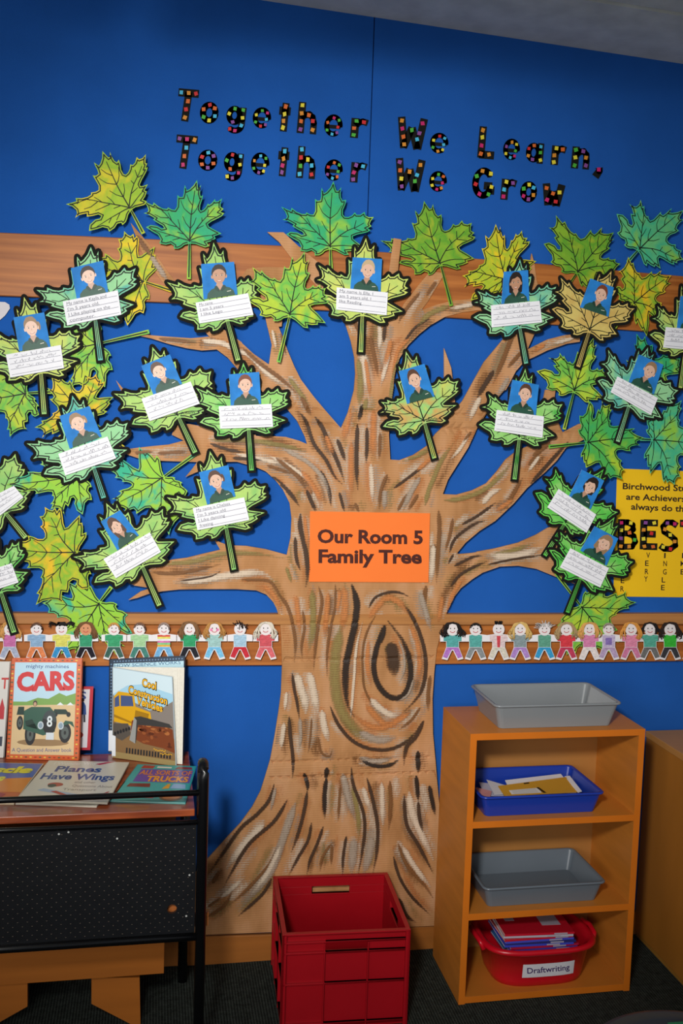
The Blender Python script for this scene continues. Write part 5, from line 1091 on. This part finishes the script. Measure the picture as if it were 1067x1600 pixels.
# ------------------------------------------------------------------ bookcase
BX0, BX1, BYF, BYB, BH = .768, 1.2278, -.2785, -.0481, .692
bc = empty('bookcase', ((BX0+BX1)/2, (BYF+BYB)/2, 0), 'low beech laminate bookcase with three open shelves right of the crate', 'bookcase')
T_ = .0165
def board(name, x0, x1, y0, y1, z0, z1, m=LAM, edge=True):
    b = MB(); b.box(x0, x1, y0+(.001 if edge else 0), y1, z0, z1, m, bev=.0006); o = b.build(name, bc)
    if edge: e = MB(); e.box(x0, x1, y0, y0+.00095, z0, z1, LAME, bev=.0003); e.build('edge_strip', o)
    return o
board('side_panel', BX0, BX0+T_, BYF, BYB, 0, BH); board('side_panel', BX1-T_, BX1, BYF, BYB, 0, BH)
board('top_panel', BX0+T_, BX1-T_, BYF, BYB, BH-T_, BH)
SH = [.470, .2345, .019]
for z in SH: board('shelf', BX0+T_, BX1-T_, BYF, BYB-.004, z-T_, z)
b = MB(); b.box(BX0+T_, BX1-T_, BYB-.004, BYB, .003, BH-T_); b.build('back_panel', bc, mat('back_panel_wood', 'b0783c', .5, .08, 4))
# cabinet at the right
cb = empty('cabinet', (1.7, -.3, 0), 'beech wood cabinet with an overhanging top, cut off at the right edge', 'cabinet')
CXL = 1.377
b = MB(); b.box(CXL+.002, 2.3, -.60, -.012, 0.012, .580, bev=.001); b.build('carcass', cb, mat('cabinet_wood', 'b0722a', .45, .12, 5, stretch=(1.5, 1.5, .4)))
b = MB(); b.box(CXL, 2.31, -.61, -.010, .580, .598, bev=.0015); b.build('top_board', cb, mat('cabinet_top_wood', 'c08848', .45, .06, 5, stretch=(.5, 3, 1)))
b = MB(); b.box(CXL+.004, 2.29, -.59, -.02, 0, .0118); b.build('plinth', cb, mat('plinth_wood', 'a8762e', .5))

# trays
def tray(name, x0, x1, y0, y1, z, h, fl, m, label, ang=0, group='shallow plastic trays in the bookcase'):
    """x0..y1 = foot rectangle"""
    root = empty(name, ((x0+x1)/2, (y0+y1)/2, z), label, 'tray', group)
    fr = Matrix.Translation(((x0+x1)/2, (y0+y1)/2, z+.0006)) @ Matrix.Rotation(ang, 4, 'Z'); a, c = (x1-x0)/2, (y1-y0)/2
    def ring(e, zz, r):
        out = []
        for sx_, sy_, s0 in ((1,1,0),(-1,1,90),(-1,-1,180),(1,-1,270)):
            for k in range(5): t = math.radians(s0+k*22.5); out.append(fr @ Vector((sx_*(a+e-r)+r*math.cos(t), sy_*(c+e-r)+r*math.sin(t), zz)))
        return out
    def lofted(rs, cap0=True, cap1=True):
        b = MB(); n = len(rs[0]); vs = [v for r in rs for v in r]; fs = []
        for i in range(len(rs)-1):
            for k in range(n): fs.append((i*n+k, i*n+(k+1) % n, (i+1)*n+(k+1) % n, (i+1)*n+k))
        if cap0: fs.append(tuple(range(n)))
        if cap1: fs.append(tuple((len(rs)-1)*n+k for k in range(n)))
        b.mesh(vs, fs); return b
    b = lofted([ring(0, 0, .012), ring(fl, h-.004, .015), ring(fl-.003, h-.004, .013), ring(-.003, .003, .010)])
    b.build('tray_body', root, m, smooth=False)
    b = lofted([ring(fl+.0005, h-.006, .015), ring(fl+.0055, h-.005, .018), ring(fl+.006, h-.002, .018), ring(fl+.003, h, .017), ring(fl-.002, h-.001, .014), ring(fl-.003, h-.005, .013)], False, False)
    b.build('rim', root, m, smooth=True); return root, fr
GT = mat('grey_tray_plastic', '85898c', .22, .03, 6, spec=.5); GT2 = mat('slate_tray_plastic', '68717a', .28, .03, 6, spec=.5); BT = mat('blue_tray_plastic', '1c3aa0', .25, .03, 6, spec=.5)
tray('storage_tray', .853, 1.150, -.245, -.083, BH, .064, .015, GT, 'empty grey tray standing on top of the bookcase')
_, bfr = tray('storage_tray', .826, 1.118, -.249, -.078, SH[0], .056, .013, BT, 'dark blue tray holding papers on the upper shelf', -.0)
tray('storage_tray', .844, 1.136, -.249, -.078, SH[1], .056, .013, GT2, 'empty slate grey tray on the middle shelf')
# papers in the blue tray
def paper(name, px, z, m, label, cat, lean=(0,0,0,0), det=None, t=.0015):
    q = [H(x, y, z+l) for (x, y), l in zip(px, lean)]; nr = (q[1]-q[0]).cross(q[0]-q[3]).normalized(); nr = nr if nr.z > 0 else -nr
    fn = frame3(q, nr); b = MB(); slabq(b, fn, -t, 0, m); c = fn(.5, .5, 0); o = b.build(name, None, loc=c); tag(o, label, cat, 'papers in the blue tray')
    if det: d = MB(); det(d, fn); d.build('printed_marks', o)
    return o
zt_ = SH[0]
paper('white_sheet', [(789,1219),(876,1209),(900,1238),(800,1242)], zt_+.034, WHITEP, 'white sheet at the back of the blue tray', 'paper', (.006,.010,0,0))
def det_env(d, fn):
    F2(d, fn, [(.10,.06),(.50,.06),(.50,.46),(.10,.46)], c_('e6e4e0'), .0003)
    for k in range(4): F2(d, fn, [(.13,.12+k*.09),(.46,.12+k*.09),(.46,.135+k*.09),(.13,.135+k*.09)], c_('6a6a70'), .0005)
    F2(d, fn, [(.52,.04),(.56,.04),(.52,.5),(.48,.5)], c_('2a2418'), .0003); F2(d, fn, [(.36,.86),(.44,.86),(.44,.96),(.36,.96)], c_('2a2418'), .0003)
paper('brown_envelope', [(778,1228),(884,1214),(906,1237),(788,1243)], zt_+.037, mat('ochre_paper', 'd09a30', .6), 'ochre envelope with a white label in the middle of the blue tray', 'envelope', (.006,.008,0,0), det_env)
paper('white_folder', [(882,1213),(890,1212),(909,1236),(903,1238)], zt_+.039, WHITEP, 'narrow white paper edge right of the ochre envelope', 'paper', (.006,.006,0,0))
for k, (px, c, lab) in enumerate((([(748,1222),(782,1226),(787,1243),(758,1243)], 'b9b6c8', 'curled grey white plastic sleeve in the left of the blue tray'), ([(744,1230),(768,1236),(766,1245),(744,1244)], 'c88a8a', 'pinkish paper edge at the left front of the blue tray'), ([(760,1218),(790,1227),(790,1240),(772,1241)], 'd8d6dc', 'pale sheet curling beside the ochre envelope'))):
    paper('loose_sheet', px, zt_+.03+.002*k, mat('sleeve_'+c, c, .3), lab, 'paper', (.008,.004,0,0))

# red tub with handles
def superell(a, b_, n, e=3.2, cx=0, cy=0, z=0):
    out = []
    for k in range(n):
        t = 2*math.pi*k/n; c, s = math.cos(t), math.sin(t)
        out.append(Vector((cx+a*abs(c)**(2/e)*(1 if c > 0 else -1), cy+b_*abs(s)**(2/e)*(1 if s > 0 else -1), z)))
    return out
tcx, tcy, tz = 1.0, -.172, SH[2]+.0006
tub = empty('storage_tub', (tcx, tcy, tz), 'red oval tub with a white name label on the bottom shelf', 'tub')
RT_ = mat('red_tub_plastic', 'cc0f22', .28, .03, 6, spec=.5)
prof = [(0,.112,.082),(.004,.118,.088),(.02,.122,.091),(.105,.136,.101),(.106,.150,.108),(.112,.153,.110),(.118,.150,.108),(.121,.142,.103),(.118,.136,.099),(.10,.130,.096),(.01,.114,.084)]
b = MB(); n = 40; rs = [superell(a+.003, c, n, 3.4, tcx, tcy, tz+z*.88) for z, a, c in prof]
fs = [(i*n+k, i*n+(k+1) % n, (i+1)*n+(k+1) % n, (i+1)*n+k) for i in range(len(rs)-1) for k in range(n)]; fs += [tuple(range(n)), tuple((len(rs)-1)*n+k for k in range(n))]
b.mesh([v for r in rs for v in r], fs); b.build('tub_body', tub, RT_, smooth=True)
for s in (-1, 1):
    b = MB(); x = tcx+s*.149; b.tube([(x, tcy-.045, tz+.085), (x+s*.008, tcy-.035, tz+.103), (x+s*.012, tcy, tz+.106), (x+s*.008, tcy+.035, tz+.103), (x, tcy+.045, tz+.085)], .0065, n=10); b.build('handle', tub, RT_, smooth=True)
# label follows the tub's front
def tubf(u, v, d=0):
    x = tcx-.062+u*.140; z = tz+.030+v*.037; t = (z-tz)/.105; a = .120+t*.015; bb = .089+t*.011
    y = tcy-bb*max(0, 1-abs((x-tcx)/a)**3.4)**(1/3.4)-.003-d; return Vector((x, y, z))
b = MB(); N = 16; vs = [tubf(i/N, j) for i in range(N+1) for j in (0, 1)]; b.mesh(vs, [(2*i, 2*i+2, 2*i+3, 2*i+1) for i in range(N)]); lb = b.build('name_label', tub, mat('label_card', 'dcdadf', .5)); lb['label'] = 'white label with handwritten style lettering'
b = MB(); tx(b, lambda u, v, d: tubf(u, v, d), 'Draftwriting', (.09,.32), (.91,.35), .42, mat('indigo_print', '3a1e62', .6), .0005, .012); b.build('lettering', lb)
# exercise books
EX = [('blue and white','2a6ab0'),('green','1f8a4a'),('blue','2e3fa8'),('purple blue','4a44b0'),('crimson','b01c3c'),('blue','3a4ac0'),('dark blue','28306c'),('blue violet','4a50c4'),('red','c02030'),('grey white','b8b4c0'),('red','c4182c')]
z = tz+.075
for k, (cn, hx2) in enumerate(EX):
    rnd = random.Random(70+k); an = -.03+rnd.uniform(-.05, .05); dx = -.012+rnd.uniform(-.006, .006)+(.012 if k < 5 else 0)
    t = .0052; w2, d2 = .092, .070
    fr = Matrix.Translation((tcx+dx, tcy-.012, z)) @ Matrix.Rotation(an, 4, 'Z') @ Matrix.Rotation(-.03, 4, 'X') @ Matrix.Rotation(.0, 4, 'Y')
    if k == len(EX)-1: pos = 'top of the stack in the red tub'
    elif k == len(EX)-2: pos = 'second from the top of the stack in the tub'
    elif k == 0: pos = 'bottom one visible in the red tub'
    else: pos = 'number %d up from the rim of the red tub stack' % (k+1)
    ordn = ['lowest visible','second lowest','third lowest','fourth lowest','fifth lowest','middle','fifth from top','fourth from top','third from top','second from top','topmost'][k]
    root = empty('exercise_book', fr @ Vector((0, 0, 0)), '%s glossy exercise book, %s in the stack inside the red tub' % (cn, ordn), 'exercise book', 'exercise books in the red tub')
    b = MB(); b.box(-w2+.001, w2-.001, -d2+.001, d2-.001, .0008, t-.0008, None, fr); b.build('pages', root, PAGES)
    cvm = mat('gloss_'+hx2, hx2, .15, spec=.7)
    b = MB(); b.box(-w2, w2, -d2, d2, t-.0008, t, None, fr); b.box(-w2, w2, -d2, d2, 0, .0008, None, fr); b.box(-w2, w2, -d2-.0008, -d2, 0, t, None, fr, .0003); cvb = b.build('cover', root, cvm)
    b = MB(); x0 = rnd.uniform(.2, .5)*w2; b.box(x0, x0+.035, -d2-.0013, -d2-.0008, .0008, t-.001, None, fr)
    if k == len(EX)-1: b.box(.02, .07, -.03, .03, t, t+.0004, None, fr); b.box(-.07, -.045, .0, .03, t, t+.0004, None, fr)
    b.build('sticker', root, c_('a8a4b0')); z += t+.0005

# stool at the lower right
st = empty('stool', (.93, -1.19, 0), 'dark slate round seat at the bottom right corner, only its rim in view', 'stool')
b = MB(); n = 48; sc = H(985, 1577, .42); scx, scy = sc.x+.03, sc.y-.19; R_ = .19
rs = [[Vector((scx+r*math.cos(2*math.pi*k/n), scy+r*math.sin(2*math.pi*k/n), zz)) for k in range(n)] for r, zz in ((R_-.02,.395),(R_-.003,.398),(R_,.408),(R_-.003,.417),(R_-.012,.420),(R_-.03,.417),(.02,.412))]
fs = [(i*n+k, i*n+(k+1) % n, (i+1)*n+(k+1) % n, (i+1)*n+k) for i in range(len(rs)-1) for k in range(n)]+[tuple(range(n)), tuple((len(rs)-1)*n+k for k in range(n))]
b.mesh([v for r in rs for v in r], fs); b.build('seat', st, mat('slate_plastic', '2c3644', .35, spec=.5), smooth=True)
for k in range(4):
    a = math.pi/4+k*math.pi/2; b = MB(); b.tube([(scx+.11*math.cos(a), scy+.11*math.sin(a), .398), (scx+.16*math.cos(a), scy+.16*math.sin(a), 0)], .011, n=10); b.build('leg', st, BLACKM, smooth=True)
q = [H(1043,1597.5,.4235), H(1105,1594,.4235), H(1125,1640,.4235), H(1052,1645,.4235)]
fn = frame3(q, Vector((0, 0, 1))); b = MB(); slabq(b, fn, -.003, 0, mat('green_card', '1f8a5a', .5)); o = b.build('green_folder', None, loc=fn(.5, .5, 0)); tag(o, 'green folder lying on the dark stool, only its corner in view', 'folder')
